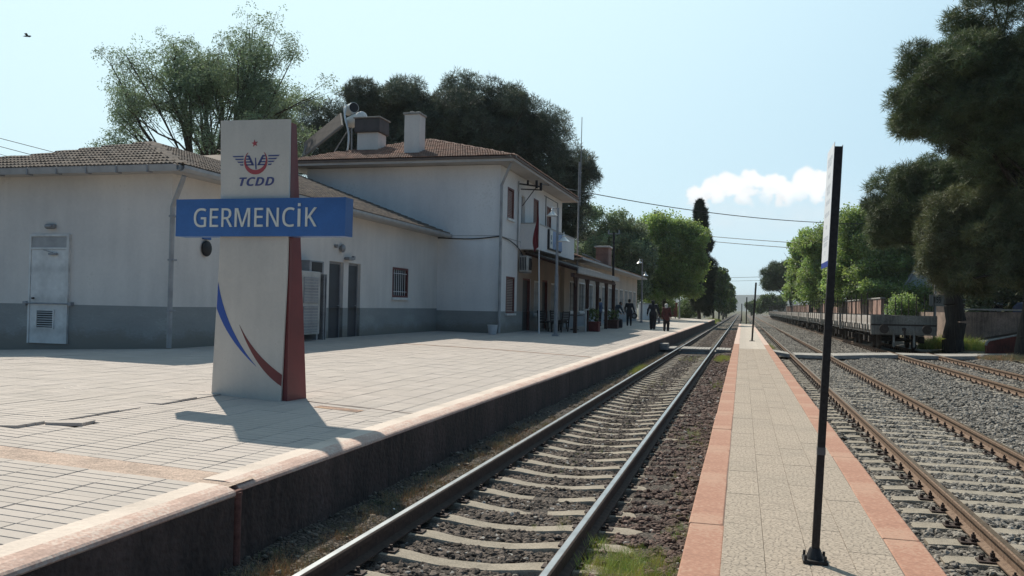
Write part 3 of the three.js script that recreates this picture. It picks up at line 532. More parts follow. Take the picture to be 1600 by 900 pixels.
function windowUnit(parent, plane, u0, u1, y0, y1, at, o = {}) { // plane 'x' (faces +x) or 'z' (faces +z); at: wall face coordinate
  const f = plane === 'x' ? (a, b, c, d, e, g) => b2(at + e, at + g, c, d, a, b) : (a, b, c, d, e, g) => b2(a, b, c, d, at + e, at + g);
  const w = part('window', [f(u0, u1, y0, y0 + 0.07, -0.14, 0.012), f(u0, u1, y1 - 0.07, y1, -0.14, 0.012), f(u0, u0 + 0.07, y0 + 0.07, y1 - 0.07, -0.14, 0.012), f(u1 - 0.07, u1, y0 + 0.07, y1 - 0.07, -0.14, 0.012)], o.frame || M.redFrame, parent);
  part('pane', f(u0 + 0.07, u1 - 0.07, y0 + 0.07, y1 - 0.07, -0.12, -0.10), o.pane || M.glassDark, w);
  if (o.shutter) { const l = []; for (let y = y0 + 0.09; y < y1 - 0.09; y += 0.07) l.push(f(u0 + 0.07, u1 - 0.07, y, y + 0.05, -0.08, -0.05)); part('slats', l, o.shutter, w); }
  if (o.bars) { const bars = []; const n = o.bars; for (let i = 1; i <= n; i++) { const u = lerp(u0 + 0.05, u1 - 0.05, i / (n + 1)); bars.push(f(u - 0.009, u + 0.009, y0 + 0.05, y1 - 0.03, -0.035, -0.017)); } bars.push(f(u0 + 0.06, u1 - 0.06, y0 + 0.2, y0 + 0.22, -0.033, -0.019), f(u0 + 0.06, u1 - 0.06, y1 - 0.22, y1 - 0.2, -0.033, -0.019)); part('bars', bars, M.whiteMetal, w); }
  if (o.mullion) part('mullion', f((u0 + u1) / 2 - 0.03, (u0 + u1) / 2 + 0.03, y0 + 0.07, y1 - 0.07, -0.1, 0.005), o.frame || M.redFrame, w);
  if (o.sill !== false) part('sill', f(u0 - 0.08, u1 + 0.08, y0 - 0.09, y0 - 0.002, -0.05, 0.09), M.white, w);
  return w;
}
const holeOf = (a, b, c, d) => [[a, c], [b, c], [b, d], [a, d]];
function wallX(x, z0, z1, y0, y1, holes, th = 0.3) { // wall whose outer face is at x, facing +x; z0 > z1
  return shapeGeo([[-z0, y0], [-z1, y0], [-z1, y1], [-z0, y1]], th, holes.map(([a, b, c, d]) => holeOf(-a, -b, c, d))).rotateY(Math.PI / 2).translate(x - th, 0, 0);
}
function wallZ(z, x0, x1, y0, y1, holes, th = 0.3) { return shapeGeo(rect(x0, x1, y0, y1), th, holes.map(h => holeOf(...h))).translate(0, 0, z - th); }

// ---------- station wing: low building at the left ----------
{
  const W = thing('station_wing', 'long single-storey station wing with tiled hip roof and grey-painted wall base', 'building', [0, 0, 0]);
  const FX = -12.1, FZ = -16.3, LX = -19.6, BZ = -33.4, ET = 4.05;
  // openings in the side wall: two dark doors, a barred window
  const hs = [[-23.83, -24.8, 0.28, 2.55], [-25.15, -26.05, 0.28, 2.56], [-28.72, -30.2, 1.52, 2.6]];
  const body = part('wall', [wallX(FX, FZ, BZ, 1.13, ET, [[-23.83, -24.8, 1.13, 2.55], [-25.15, -26.05, 1.13, 2.56], hs[2]].map(h => [h[0], h[1], Math.max(h[2], 1.1301), h[3]])), wallZ(FZ, LX, FX - 0.3, 1.13, ET, [])], M.plaster, W);
  const dd = 0.006;
  part('painted_base', [b2(FX - 0.3, FX + dd, -0.3, 1.13, -23.83, FZ + dd), b2(FX - 0.3, FX + dd, -0.3, 1.13, -25.15, -24.8), b2(FX - 0.3, FX + dd, -0.3, 1.13, BZ, -26.05), b2(LX, FX - 0.3, -0.3, 1.13, FZ - 0.3, FZ + dd)], M.dado, W);
  part('wall', [b2(LX - 0.2, LX, -0.3, ET, BZ, FZ - 0.3)], M.plaster, W);
  for (const [a, b, c, d] of hs.slice(0, 2)) { const dr = part('door', [b2(FX - 0.16, FX - 0.11, c - 0.1, d, b, a)], M.darkDoor, W); part('door_frame', [b2(FX - 0.2, FX - 0.1, c - 0.1, d, a - 0.06, a), b2(FX - 0.2, FX - 0.1, c - 0.1, d, b, b + 0.06), b2(FX - 0.2, FX - 0.1, d - 0.07, d, b + 0.06, a - 0.06)], M.greyMetal, dr); part('handle', rbox(FX - 0.09, 1.2, b + 0.14, 0.04, 0.03, 0.12, 0.008), M.greyMetal, dr); }
  windowUnit(W, 'x', -30.2, -28.72, 1.52, 2.6, FX, { bars: 6 });
  // white door on the end wall
  const dr = part('door', [b2(-15.74, -14.78, 0.24, 2.37, FZ + 0.001, FZ + 0.045)], M.white, W);
  part('door_frame', [b2(-15.79, -15.745, 0.24, 2.72, FZ, FZ + 0.06), b2(-14.775, -14.71, 0.24, 2.72, FZ, FZ + 0.06), b2(-15.745, -14.775, 2.375, 2.42, FZ, FZ + 0.058), b2(-15.745, -14.775, 2.67, 2.72, FZ, FZ + 0.058)], M.white, dr);
  part('transom_panel', b2(-15.745, -14.775, 2.42, 2.67, FZ, FZ + 0.035), M.gutter, dr);
  const vent = part('vent_grille', [b2(-15.56, -15.06, 0.57, 0.60, FZ + 0.045, FZ + 0.07), b2(-15.56, -15.06, 0.98, 1.01, FZ + 0.045, FZ + 0.07), b2(-15.56, -15.53, 0.6, 0.98, FZ + 0.045, FZ + 0.07), b2(-15.09, -15.06, 0.6, 0.98, FZ + 0.045, FZ + 0.07)], M.white, dr);
  part('vent_back', b2(-15.53, -15.09, 0.6, 0.98, FZ + 0.0455, FZ + 0.049), M.dark, vent);
  for (let k = 0; k < 7; k++) part('vent_slat', box(-15.31, 0.635 + k * 0.052, FZ + 0.06, 0.44, 0.006, 0.03).applyMatrix4(new THREE.Matrix4().makeTranslation(0, 0.635 + k * 0.052, FZ + 0.06).multiply(new THREE.Matrix4().makeRotationX(0.6)).multiply(new THREE.Matrix4().makeTranslation(0, -0.635 - k * 0.052, -FZ - 0.06))), M.white, vent);
  part('door_closer', [rbox(-15.12, 2.27, FZ + 0.08, 0.22, 0.05, 0.06, 0.01), bar([-15.12, 2.3, FZ + 0.09], [-15.35, 2.36, FZ + 0.12], 0.015)], M.greyMetal, dr);
  part('handle', [tube([-15.64, 1.26, FZ + 0.04], [-15.64, 1.26, FZ + 0.1], 0.022)], M.steelDark, dr);
  part('locking_bar', [tube([-15.86, 1.145, FZ + 0.09], [-14.62, 1.145, FZ + 0.09], 0.016), box(-15.86, 1.145, FZ + 0.05, 0.08, 0.08, 0.1), box(-14.62, 1.145, FZ + 0.05, 0.08, 0.08, 0.1)], M.greyMetal, dr);
  part('downpipe', [tube([-11.98, 0.24, -16.18], [-11.98, 3.32, -16.18], 0.055, 0.055, 10), tube([-11.98, 3.3, -16.18], [-11.62, 3.95, -16.05], 0.055, 0.055, 10)], M.gutter, W);
  for (const y of [1.05, 2.15, 3.1]) part('pipe_clip', rbox(-11.97, y, -16.2, 0.15, 0.04, 0.14, 0.01), M.greyMetal, W);
  // roof
  const C = [-11.6, 4.15, -15.85], A = [-14.75, 5.3, -19.0], L = [-19.6, 4.15, -15.85], E1 = [-11.6, 4.15, BZ + 0.02], A2 = [-14.75, 5.3, -23], B2p = [-19, 6.8, -28.5], B3 = [-19, 6.8, BZ + 0.02], BL = [-22, 4.15, BZ + 0.02];
  const roof = part('roof', [tri([L, C, A]), fan([C, E1, B3, B2p, A2, A]), tri([L, A, A2]), fan([L, A2, B2p, BL]), tri([B2p, B3, BL])].map(g => g.translate(0, -0.02, 0)), M.roofSheet, W);
  M.roofSheet.side = THREE.DoubleSide;
  const Nf = V(...A).sub(V(...C)).cross(V(-1, 0, 0)).normalize(); if (Nf.y < 0) Nf.negate();
  const tAx = (A[0] - C[0]) / -1, upLen = Math.hypot(A[1] - C[1], A[2] - C[2]);
  tileRoof(roof, V(...C), V(-1, 0, 0), Nf, 0.02, 8.1, upLen, (s, t) => { const r = t / upLen; return s > r * tAx + 0.02 && s < 8.0 - r * (8.0 - tAx) - 0.05 && r < 0.98; }, M.roofTile, 300);
  const Ns = V(1.15, 3.15, 0).normalize();
  const uL = Math.hypot(3.15, 1.15);
  tileRoof(roof, V(...C), V(0, 0, -1), Ns, 0.02, 17.5, 7.9, (s, t) => { const r = t / uL; if (r < 1) return s > r * 3.15 + 0.05; const x = r * 3.15; return s > 7.15 + (x - 3.15) * (5.5 / 4.25) && r < 2.33; }, M.roofTile, 0);
  ridgeRow(roof, C, A, M.ridge, 0.12, 0.3); ridgeRow(roof, A, L, M.ridge, 0.1, 0.42); ridgeRow(roof, A, A2, M.ridge, 0.1, 0.4); ridgeRow(roof, A2, B2p, M.ridge, 0.1, 0.4);
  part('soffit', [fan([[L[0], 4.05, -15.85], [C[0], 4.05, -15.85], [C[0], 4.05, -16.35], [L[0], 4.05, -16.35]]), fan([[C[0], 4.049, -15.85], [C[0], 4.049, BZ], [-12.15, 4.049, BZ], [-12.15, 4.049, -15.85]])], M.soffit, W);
  const gut = (a, b, r, nm) => part(nm, [new THREE.CylinderGeometry(r, r, V(...a).distanceTo(V(...b)), 10, 1, true, 0, Math.PI).translate(0, 0, 0).applyQuaternion(new THREE.Quaternion().setFromUnitVectors(V(0, 1, 0), V(...b).sub(V(...a)).normalize())).translate((a[0] + b[0]) / 2, (a[1] + b[1]) / 2, (a[2] + b[2]) / 2)], M.gutter, W);
  part('gutter', [shapeGeo([[-0.07, 0.07], [-0.075, 0.0], [-0.03, -0.06], [0.05, -0.07], [0.08, 0.07], [0.06, 0.07], [0.04, -0.05], [-0.02, -0.04], [-0.055, 0.0], [-0.055, 0.07]], 8).rotateY(-Math.PI / 2).translate(-11.6, 4.09, -15.8)], M.gutter, W);
  part('gutter', [shapeGeo([[-0.08, 0.07], [-0.05, -0.07], [0.03, -0.06], [0.075, 0.0], [0.07, 0.07], [0.055, 0.07], [0.055, 0.0], [0.02, -0.04], [-0.04, -0.05], [-0.06, 0.07]], 17.5).translate(-11.55, 4.085, BZ + 0.03)], M.gutter, W);
  const gb = metric(rbox(0, 0, 0, 0.035, 0.16, 0.18, 0.008)); for (let k = 0; k < 9; k++) place('gutter_bracket', gb, M.greyMetal, W, [-12.3 - k * 0.78, 4.08, -15.8]);
}
tag(part(numbered('wall_lamp'), [rbox(-15.24, 2.9, -16.25, 0.26, 0.12, 0.1, 0.04), rbox(-15.24, 2.9, -16.19, 0.2, 0.08, 0.06, 0.03)], M.greyMetal, scene), 'oval grey bulkhead lamp on the wall above the white door', 'lamp');
tag(part(numbered('wall_lamp'), [new THREE.SphereGeometry(0.13, 12, 8).scale(0.6, 1, 1).translate(-12.02, 2.98, -24.55), rbox(-12.03, 3.02, -24.15, 0.12, 0.1, 0.1, 0.02)], M.greyMetal, scene), 'round grey lamp on the side wall above the two dark doors', 'lamp');
tag(part(numbered('wall_lamp'), [rbox(-12.0, 2.68, -24.97, 0.18, 0.09, 0.34, 0.02), rbox(-11.96, 2.72, -25.2, 0.1, 0.12, 0.12, 0.02)], M.greyMetal, scene), 'small grey box lamp between the tops of the two dark doors', 'lamp');
{ // round black object and small blue plate on the side wall, seen left of the sign pillar
  const t = thing('wall_bell', 'oval black bell below a blue plate on the wing wall beside the pillar', 'bell', [-12.05, 2.49, -17.55]);
  part('dome', new THREE.SphereGeometry(0.17, 16, 10).scale(0.5, 1.1, 1), M.dark, t); part('plate', rbox(-0.02, 0.27, -0.02, 0.05, 0.12, 0.3, 0.01), M.blue, t);
}
{ // big split air conditioner in the corner by the dark doors
  const t = thing('air_conditioner', 'tall beige outdoor air conditioner standing beside the dark doors', 'air conditioner', [-11.75, 0.27, -21.55]);
  part('casing', rbox(0, 1.0, 0, 0.55, 1.75, 1.1, 0.03), M.acWhite, t);
  part('grille', [rbox(0.285, 1.35, 0.02, 0.02, 0.72, 0.82, 0.01), rbox(0.285, 0.55, 0.02, 0.02, 0.72, 0.82, 0.01)], M.greyMetal, t);
  const f = part('front_fins', (() => { const l = []; for (let k = 0; k < 18; k++) l.push(b2(-0.22, 0.22, 0.3 + k * 0.085, 0.33 + k * 0.085, 0.55, 0.565)); return l; })(), M.greyMetal, t);
  for (const y of [1.35, 0.55]) { const l = []; for (let k = 0; k < 9; k++) l.push(b2(0.296, 0.305, y - 0.33 + k * 0.08, y - 0.315 + k * 0.08, -0.37, 0.41)); part('grille_bars', l, M.acWhite, t); }
  part('feet', [b2(-0.25, 0.25, -0.03, 0.12, 0.4, 0.5), b2(-0.25, 0.25, -0.03, 0.12, -0.5, -0.4)], M.greyMetal, t);
}
{
  const t = thing('air_conditioner', 'smaller grey condenser box raised above the tall beige unit by the dark doors', 'air conditioner', [-11.85, 2.08, -22.1]);
  part('casing', rbox(0, 0.2, 0, 0.5, 0.36, 0.85, 0.02), M.greyMetal, t); part('grille', rbox(0.255, 0.2, 0.0, 0.02, 0.28, 0.6, 0.01), M.dark, t);
  part('support', [b2(-0.2, 0.2, -1.9, 0.02, -0.6, -0.55), b2(-0.2, 0.2, -1.9, 0.02, -0.72, -0.68)], M.greyMetal, t);
  const l = []; for (let k = 0; k < 22; k++) l.push(b2(-0.18, 0.2, -1.75 + k * 0.078, -1.72 + k * 0.078, -0.56, -0.5)); part('louvre', l, M.greyMetal, t);
}

// ---------- two-storey station house ----------
{
  const H = thing('station_house', 'two-storey white station house with red tiled hip roof and balcony', 'building');
  const X = -9.5, Z = -33.4, XL = -18.1, ZB = -45.7, TOP = 6.98, DY = 1.06;
  const hx = [[-34.57, -35.6, 4.95, 6.25], [-34.6, -35.95, 0.98, 2.52], [-37.4, -38.9, 0.2, 2.55], [-39.6, -40.6, 0.9, 2.5], [-41.3, -42.6, 0.2, 2.6], [-43.3, -44.6, 0.9, 2.5], [-39.2, -40.2, 4.75, 6.35], [-42.0, -43.0, 4.9, 6.3], [-36.9, -37.6, 4.2, 6.2]];
  part('wall', [wallX(X, Z, ZB, DY, TOP, hx.map(h => [h[0], h[1], Math.max(h[2], DY + 0.0005), h[3]]).filter(h => h[2] < h[3])), wallZ(Z, XL, X - 0.3, DY, TOP, [])], M.plasterCool, H);
  part('wall', [b2(XL, XL + 0.2, -0.2, TOP, ZB, Z - 0.3), b2(XL + 0.2, X - 0.3, -0.2, TOP, ZB, ZB + 0.2)], M.plasterCool, H);
  part('painted_base', [b2(XL, X - 0.3, -0.2, DY, Z - 0.3, Z + 0.006), b2(X - 0.3, X + 0.006, -0.2, DY, -37.4, Z + 0.006), b2(X - 0.3, X + 0.006, -0.2, DY, -41.3, -38.9), b2(X - 0.3, X + 0.006, -0.2, DY, ZB, -42.6)], M.dado, H);
  part('shaded_beige_wall', wallX(X + 0.005, -36.4, ZB, DY, 3.78, hx.map(h => [h[0], h[1], Math.max(h[2], DY + 0.0005), h[3]]).filter(h => h[2] < h[3] && h[3] < 3.7 && h[0] < -36.4), 0.005), mat([0.40, 0.33, 0.275], { map: T.plaster, s: 3 }), H);  // beige lower wall, with the shade under the canopy put into its colour
  part('string_line', [b2(XL, X, 4.1, 4.125, Z, Z + 0.012), b2(X, X + 0.012, 4.1, 4.125, ZB, Z + 0.012)], M.gutter, H);
  part('inner_floor', b2(XL + 0.2, X - 0.3, 3.5, 3.7, ZB + 0.2, Z - 0.3), M.dark, H);
  windowUnit(H, 'x', -35.6, -34.57, 4.95, 6.25, X, { shutter: mat([0.3, 0.2, 0.18], { r: 0.7 }) });
  windowUnit(H, 'x', -35.95, -34.6, 0.98, 2.52, X, { shutter: mat([0.33, 0.25, 0.22], { r: 0.7 }) });
  windowUnit(H, 'x', -40.2, -39.2, 4.75, 6.35, X, { shutter: mat([0.28, 0.16, 0.13], { r: 0.7 }), sill: false });
  windowUnit(H, 'x', -43.0, -42.0, 4.9, 6.3, X, { shutter: mat([0.28, 0.16, 0.13], { r: 0.7 }) });
  windowUnit(H, 'x', -40.6, -39.6, 0.9, 2.5, X, { frame: M.white, mullion: true }); windowUnit(H, 'x', -44.6, -43.3, 0.9, 2.5, X, { frame: M.white, mullion: true });
  for (const [a, b, d] of [[-37.4, -38.9, 2.55], [-41.3, -42.6, 2.6]]) { const q = part('door', [b2(X - 0.2, X - 0.14, 0.1, d, b, a)], M.darkDoor, H); part('door_frame', [b2(X - 0.22, X - 0.02, 0.1, d, a - 0.07, a), b2(X - 0.22, X - 0.02, 0.1, d, b, b + 0.07), b2(X - 0.22, X - 0.02, d - 0.08, d, b + 0.07, a - 0.07)], M.redFrame, q); }
  part('door', [b2(X - 0.2, X - 0.14, 4.2, 6.2, -37.6, -36.9)], M.greyMetal, H);
  // balcony
  const bal = part('balcony', [b2(X, -8.75, 3.8, 3.95, -45.5, -36.9), b2(-8.87, -8.75, 3.95, 4.92, -45.5, -36.9), b2(X, -8.87, 3.95, 4.92, -37.02, -36.9), b2(X, -8.87, 3.95, 4.92, -45.5, -45.38)], M.plasterCool, H);
  part('coping', [b2(-8.9, -8.72, 4.921, 4.97, -45.53, -36.87), b2(X, -8.9, 4.921, 4.97, -37.05, -36.87), b2(X, -8.9, 4.921, 4.97, -45.53, -45.35)], M.soffit, bal);
  part('clothes_rail', [tube([-8.8, 4.97, -38.7], [-8.8, 6.35, -38.7], 0.02), tube([-8.8, 6.35, -38.4], [-8.8, 6.35, -41.3], 0.02), tube([-8.8, 4.97, -41.3], [-8.8, 6.35, -41.3], 0.02)], M.steelDark, bal);
  // roof
  const C = [-8.75, 7.2, -32.65], A = [-14.35, 9.05, -38.25], L = [-19.0, 7.2, -32.65], E1 = [-8.75, 7.2, -46.4], A2 = [-14.35, 9.05, -40.8];
  const Lb = [-19.0, 7.2, -46.4];
  const roof = part('roof', [tri([L, C, A]), fan([C, E1, A2, A]), fan([L, A, A2, Lb]), tri([E1, Lb, A2])].map(g => g.translate(0, -0.02, 0)), M.roofSheet, H);
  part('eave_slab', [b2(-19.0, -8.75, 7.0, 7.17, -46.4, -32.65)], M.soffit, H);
  part('fascia', [b2(-19.02, -8.73, 7.1, 7.19, -32.65, -32.6), b2(-8.75, -8.70, 7.1, 7.19, -46.4, -32.65)], M.roofSheet, H);
  const upF = V(0, 1.85, -5.6), Nf = V(0, 5.6, 1.85).normalize(), uF = upF.length();
  tileRoof(roof, V(...C), V(-1, 0, 0), Nf, 0.02, 10.2, uF, (s, t) => { const r = t / uF; return s > r * 5.6 + 0.02 && s < 10.25 - r * 4.65 && r < 0.985; }, M.roofRed, 280);
  const Ns = V(1.85, 5.6, 0).normalize();
  tileRoof(roof, V(...C), V(0, 0, -1), Ns, 0.02, 13.7, uF, (s, t) => { const r = t / uF; return s > r * 5.6 + 0.05 && s < 13.75 - r * 5.6 && r < 0.985; }, M.roofRed, 0);
  ridgeRow(roof, C, A, M.ridgePale, 0.13, 0.34); ridgeRow(roof, A, A2, M.ridgePale, 0.12, 0.4); ridgeRow(roof, L, A, M.ridge, 0.12, 0.36);
  const ch = part('chimney', [rbox(-13.5, 8.3, -34.1, 0.68, 1.95, 0.7, 0.02)], M.plaster, roof);
  part('chimney_cap', [rbox(-13.5, 9.28, -34.1, 0.78, 0.09, 0.8, 0.02), rbox(-13.65, 9.38, -34.2, 0.2, 0.14, 0.3, 0.03), rbox(-13.35, 9.36, -34.1, 0.22, 0.1, 0.26, 0.03)], M.concrete, roof);
  part('chimney', [rbox(-16.1, 8.7, -35.5, 1.0, 1.3, 0.9, 0.02)], M.plaster, roof);
  part('chimney_cap', [rbox(-16.1, 9.13, -35.5, 1.2, 0.62, 1.1, 0.03)], mat([0.1, 0.09, 0.09], { map: T.mottle, s: 0.6 }), roof);
  part('chimney_slab', [rbox(-16.1, 9.47, -35.5, 1.3, 0.06, 1.2, 0.02)], M.concrete, roof);
  part('downpipe', [tube([-9.4, 0.2, -33.28], [-9.4, 6.15, -33.28], 0.06, 0.06, 10), tube([-9.4, 6.13, -33.28], [-8.9, 6.95, -32.85], 0.055, 0.055, 10)], M.gutter, H);
  part('wall_cable', [curveTube([[-13, 4.06, -33.37], [-10.6, 3.98, -33.37], [-9.46, 4.08, -33.36]], 0.022, 12, 5), curveTube([[-9.46, 4.08, -33.36], [-9.45, 4.02, -35], [-9.44, 3.7, -36.7], [-9.42, 3.3, -37.4]], 0.022, 14, 5)], M.steelDark, H);
  part('conduit', [tube([-9.45, 3.8, -36.2], [-9.45, 6.7, -36.2], 0.03)], M.gutter, H);
}
{ // wire bracket under the eaves
  const t = thing('wire_bracket', 'dark wire bracket with insulators under the eaves above the balcony', 'bracket', [-9.45, 6.6, -36.6]);
  part('arm', [bar([0, 0, 0.4], [0.7, 0, -0.6], 0.06), bar([0, -0.18, 0], [0.7, -0.12, -0.8], 0.05), bar([0.05, -0.9, -0.1], [0.55, -0.05, -0.5], 0.03)], M.steelDark, t);
  part('insulator', [tube([0.7, -0.15, -0.8], [0.7, 0.2, -0.8], 0.06), tube([0.6, -0.1, -0.4], [0.6, 0.25, -0.4], 0.06), tube([0.3, 0.0, 0], [0.3, 0.2, 0], 0.05)], M.steelDark, t);
}
{ // air conditioner on the house wall
  const t = thing('air_conditioner', 'white air conditioner box on the house wall below the balcony', 'air conditioner', [-9.28, 3.15, -37.0]);
  part('casing', rbox(0, 0, 0, 0.36, 0.7, 0.9, 0.02), M.acWhite, t); part('fan_grille', [new THREE.TorusGeometry(0.25, 0.015, 6, 20).rotateY(Math.PI / 2).translate(0.185, 0, -0.12), rbox(0.182, 0, -0.12, 0.01, 0.52, 0.52, 0.004)], M.dark, t);
  const l = []; for (let k = 0; k < 4; k++) l.push(b2(-0.14 + k * 0.075, -0.10 + k * 0.075, -0.28, 0.28, 0.45, 0.465)); part('vent_slots', l, M.dark, t);
  part('bracket', [b2(-0.2, 0.18, -0.4, -0.355, 0.25, 0.3), b2(-0.2, 0.18, -0.4, -0.355, -0.3, -0.25)], M.greyMetal, t);
}
{ // solar water heater
  const t = thing('solar_water_heater', 'solar water heater with tilted panel and two white tanks on the house roof', 'solar heater', [-17.9, 7.6, -36.2], 0.0);
  const pn = part('panel', [rbox(0, 0, 0, 2.3, 0.09, 1.35, 0.015).rotateX(0.8).rotateZ(0.62).translate(-0.85, 1.4, 0.2)], mat([0.22, 0.21, 0.2], { r: 0.8 }), t);
  part('absorber', [box(0, -0.052, 0, 2.2, 0.012, 1.25).rotateX(0.8).rotateZ(0.62).translate(-0.85, 1.4, 0.2), box(0, 0.05, 0, 2.2, 0.012, 1.25).rotateX(0.8).rotateZ(0.62).translate(-0.85, 1.4, 0.2)], mat([0.085, 0.072, 0.07], { map: T.mottle, s: 0.4, r: 0.95 }), pn);
  const cyl = (x, y, z, r, L) => new THREE.CylinderGeometry(r, r, L, 18).rotateZ(Math.PI / 2).rotateY(-0.75).translate(x, y, z);
  const tk = part('tank', [cyl(0.75, 2.05, 0.1, 0.27, 1.3)], M.whiteMetal, t); part('end_cap', [cyl(0.75 - 0.48, 2.05, 0.1 - 0.45, 0.275, 0.05), new THREE.SphereGeometry(0.26, 14, 8).scale(0.4, 1, 1).rotateY(-0.75).translate(0.75 + 0.48, 2.05, 0.1 + 0.44)], M.white, tk);
  const tk2 = part('tank', [cyl(0.3, 2.62, -0.2, 0.24, 0.8)], M.whiteMetal, t); part('end_cap', [cyl(0.02, 2.62, -0.46, 0.245, 0.04), cyl(0.59, 2.62, 0.07, 0.22, 0.03)], M.dark, tk2);
  part('stand', [bar([1.2, 0.35, 0.5], [1.2, 1.9, 0.5], 0.05), bar([0.35, 0.3, -0.3], [0.3, 2.5, -0.3], 0.05), bar([0.3, 1.9, -0.3], [-0.4, 0.3, 0.3], 0.04), bar([-1.7, 0.3, 0.6], [-1.5, 0.95, 0.5], 0.04)], M.greyMetal, t);
  part('pipe', [curveTube([[0.25, 2.75, 0.12], [0.35, 2.2, 0.5], [0.62, 1.3, 0.6], [0.6, 0.6, 0.62], [0.45, 0.2, 0.5]], 0.045, 20, 6)], M.whiteMetal, t);
}
{ // sign on balcony front
  const t = thing('station_sign', 'blue and white station sign on the front of the balcony', 'sign', [-8.72, 4.42, -40.2]);
  part('panel', b2(0, 0.08, -0.42, 0.42, -1.55, 0.6), M.blue, t); part('side_panel', b2(0, 0.085, -0.42, 0.42, 0.62, 1.2), M.white, t);
  part('marks', [b2(0.0855, 0.089, -0.02, 0.2, 0.82, 1.0), b2(0.0855, 0.089, -0.22, -0.1, 0.82, 1.0)], mat([0.12, 0.2, 0.25]), t);
  part('frame', [b2(-0.03, 0.03, -0.48, -0.421, -1.6, 1.25), b2(-0.03, 0.06, -0.42, 0.45, 1.21, 1.27)], M.dark, t);
}
// ---------- canopy, hall ----------
{
  const t = thing('canopy', 'low timber canopy with red-brown posts along the front of the station house', 'canopy');
  const a = [-9.45, 3.72], b = [-6.95, 2.95];
  part('roof', shapeGeo([[a[0], a[1]], [b[0], b[1]], [b[0], b[1] + 0.07], [a[0], a[1] + 0.07]], 12.7).translate(0, 0, -50), mat([0.10, 0.085, 0.08], { map: T.mottle, s: 0.6 }), t);
  part('fascia', [b2(-6.99, -6.93, 2.80, 3.06, -50.05, -37.25)], M.gutter, t);
  part('beam', [b2(-7.3, -7.15, 2.62, 2.8, -50, -37.3)], M.brownPost, t);
  for (let k = 0; k < 11; k++) part('rafter', bar([-9.4, 3.66, -37.5 - k * 1.22], [-7.05, 2.93, -37.5 - k * 1.22], 0.07, 0.12), M.brownPost, t);
  for (const z of [-38.1, -41.1, -44.1, -47.1, -49.9]) { const p = part('post', [rbox(-7.22, 1.38, z, 0.16, 2.52, 0.16, 0.01)], M.brownPost, t); part('brace', [bar([-7.22, 2.1, z], [-7.22, 2.68, z - 0.55], 0.07), bar([-7.22, 2.1, z], [-7.22, 2.68, z + 0.55], 0.07)], M.brownPost, p); }
}
{
  const H = thing('station_hall', 'long single-storey station hall with many windows beyond the two-storey house', 'building');
  const X = -9.3, z0 = -45.75, z1 = -79;
  const hs = []; for (let k = 0; k < 11; k++) hs.push([-47.2 - k * 2.9, -49.1 - k * 2.9, k < 3 ? 0.5 : 1.1, 2.75]);
  part('wall', wallX(X, z0, z1, 1.0, 4.0, hs.map(h => [h[0], h[1], Math.max(1.0005, h[2]), h[3]])), mat([0.50, 0.43, 0.36], { map: T.plaster, s: 4 }), H);
  part('painted_base', b2(X - 0.3, X + 0.006, -0.2, 1.0, z1, z0), mat([0.3, 0.33, 0.36], { map: T.plaster, s: 4 }), H);
  for (const h of hs) windowUnit(H, 'x', h[1], h[0], Math.max(1.0005, h[2]), h[3], X, { frame: M.white, mullion: true });
  part('wall', [b2(-17, X - 0.3, -0.2, 4.0, z1, z1 + 0.3), b2(-17.2, -17, -0.2, 4, z1, z0)], M.plaster, H);
  const C = [-8.55, 4.0, z0], E1 = [-8.55, 4.0, z1 - 0.5], A = [-12.8, 5.4, z0], A2 = [-12.8, 5.4, z1 + 3];
  const roof = part('roof', [fan([C, E1, A2, A]), fan([[-17.3, 4, z0], A, A2, [-17.3, 4, z1 - .5]]), tri([E1, [-17.3, 4, z1 - .5], A2])], M.roofSheet, H);
  const Ns = V(1.4, 4.25, 0).normalize(), uF = Math.hypot(1.4, 4.25);
  tileRoof(roof, V(-8.55, 4.0, z0), V(0, 0, -1), Ns, 0.8, 33.6, uF, (s, t) => s < 33.6 - t * 0.7 && t < uF - 0.05, M.roofRed, 0);
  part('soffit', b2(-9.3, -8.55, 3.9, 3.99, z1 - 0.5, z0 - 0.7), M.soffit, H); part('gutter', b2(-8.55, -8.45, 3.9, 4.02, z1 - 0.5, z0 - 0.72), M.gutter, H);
  part('chimney', rbox(-10.6, 5.2, -67.5, 1.0, 1.5, 1.6, 0.03), mat([0.35, 0.22, 0.18], { map: T.mottle, s: 0.8 }), roof);
  part('chimney_slab', rbox(-10.6, 6.02, -67.5, 1.25, 0.12, 2.0, 0.03), M.white, roof);
  const lad = [bar([-8.5, 4.1, -52.5], [-9.6, 4.6, -52.5], 0.06), bar([-8.5, 4.1, -53.2], [-9.6, 4.6, -53.2], 0.06)]; for (let k = 0; k < 3; k++) lad.push(bar([-8.6 - k * 0.4, 4.15 + k * 0.17, -52.5], [-8.6 - k * 0.4, 4.15 + k * 0.17, -53.2], 0.05)); part('roof_ladder', lad, M.greyMetal, roof);
}
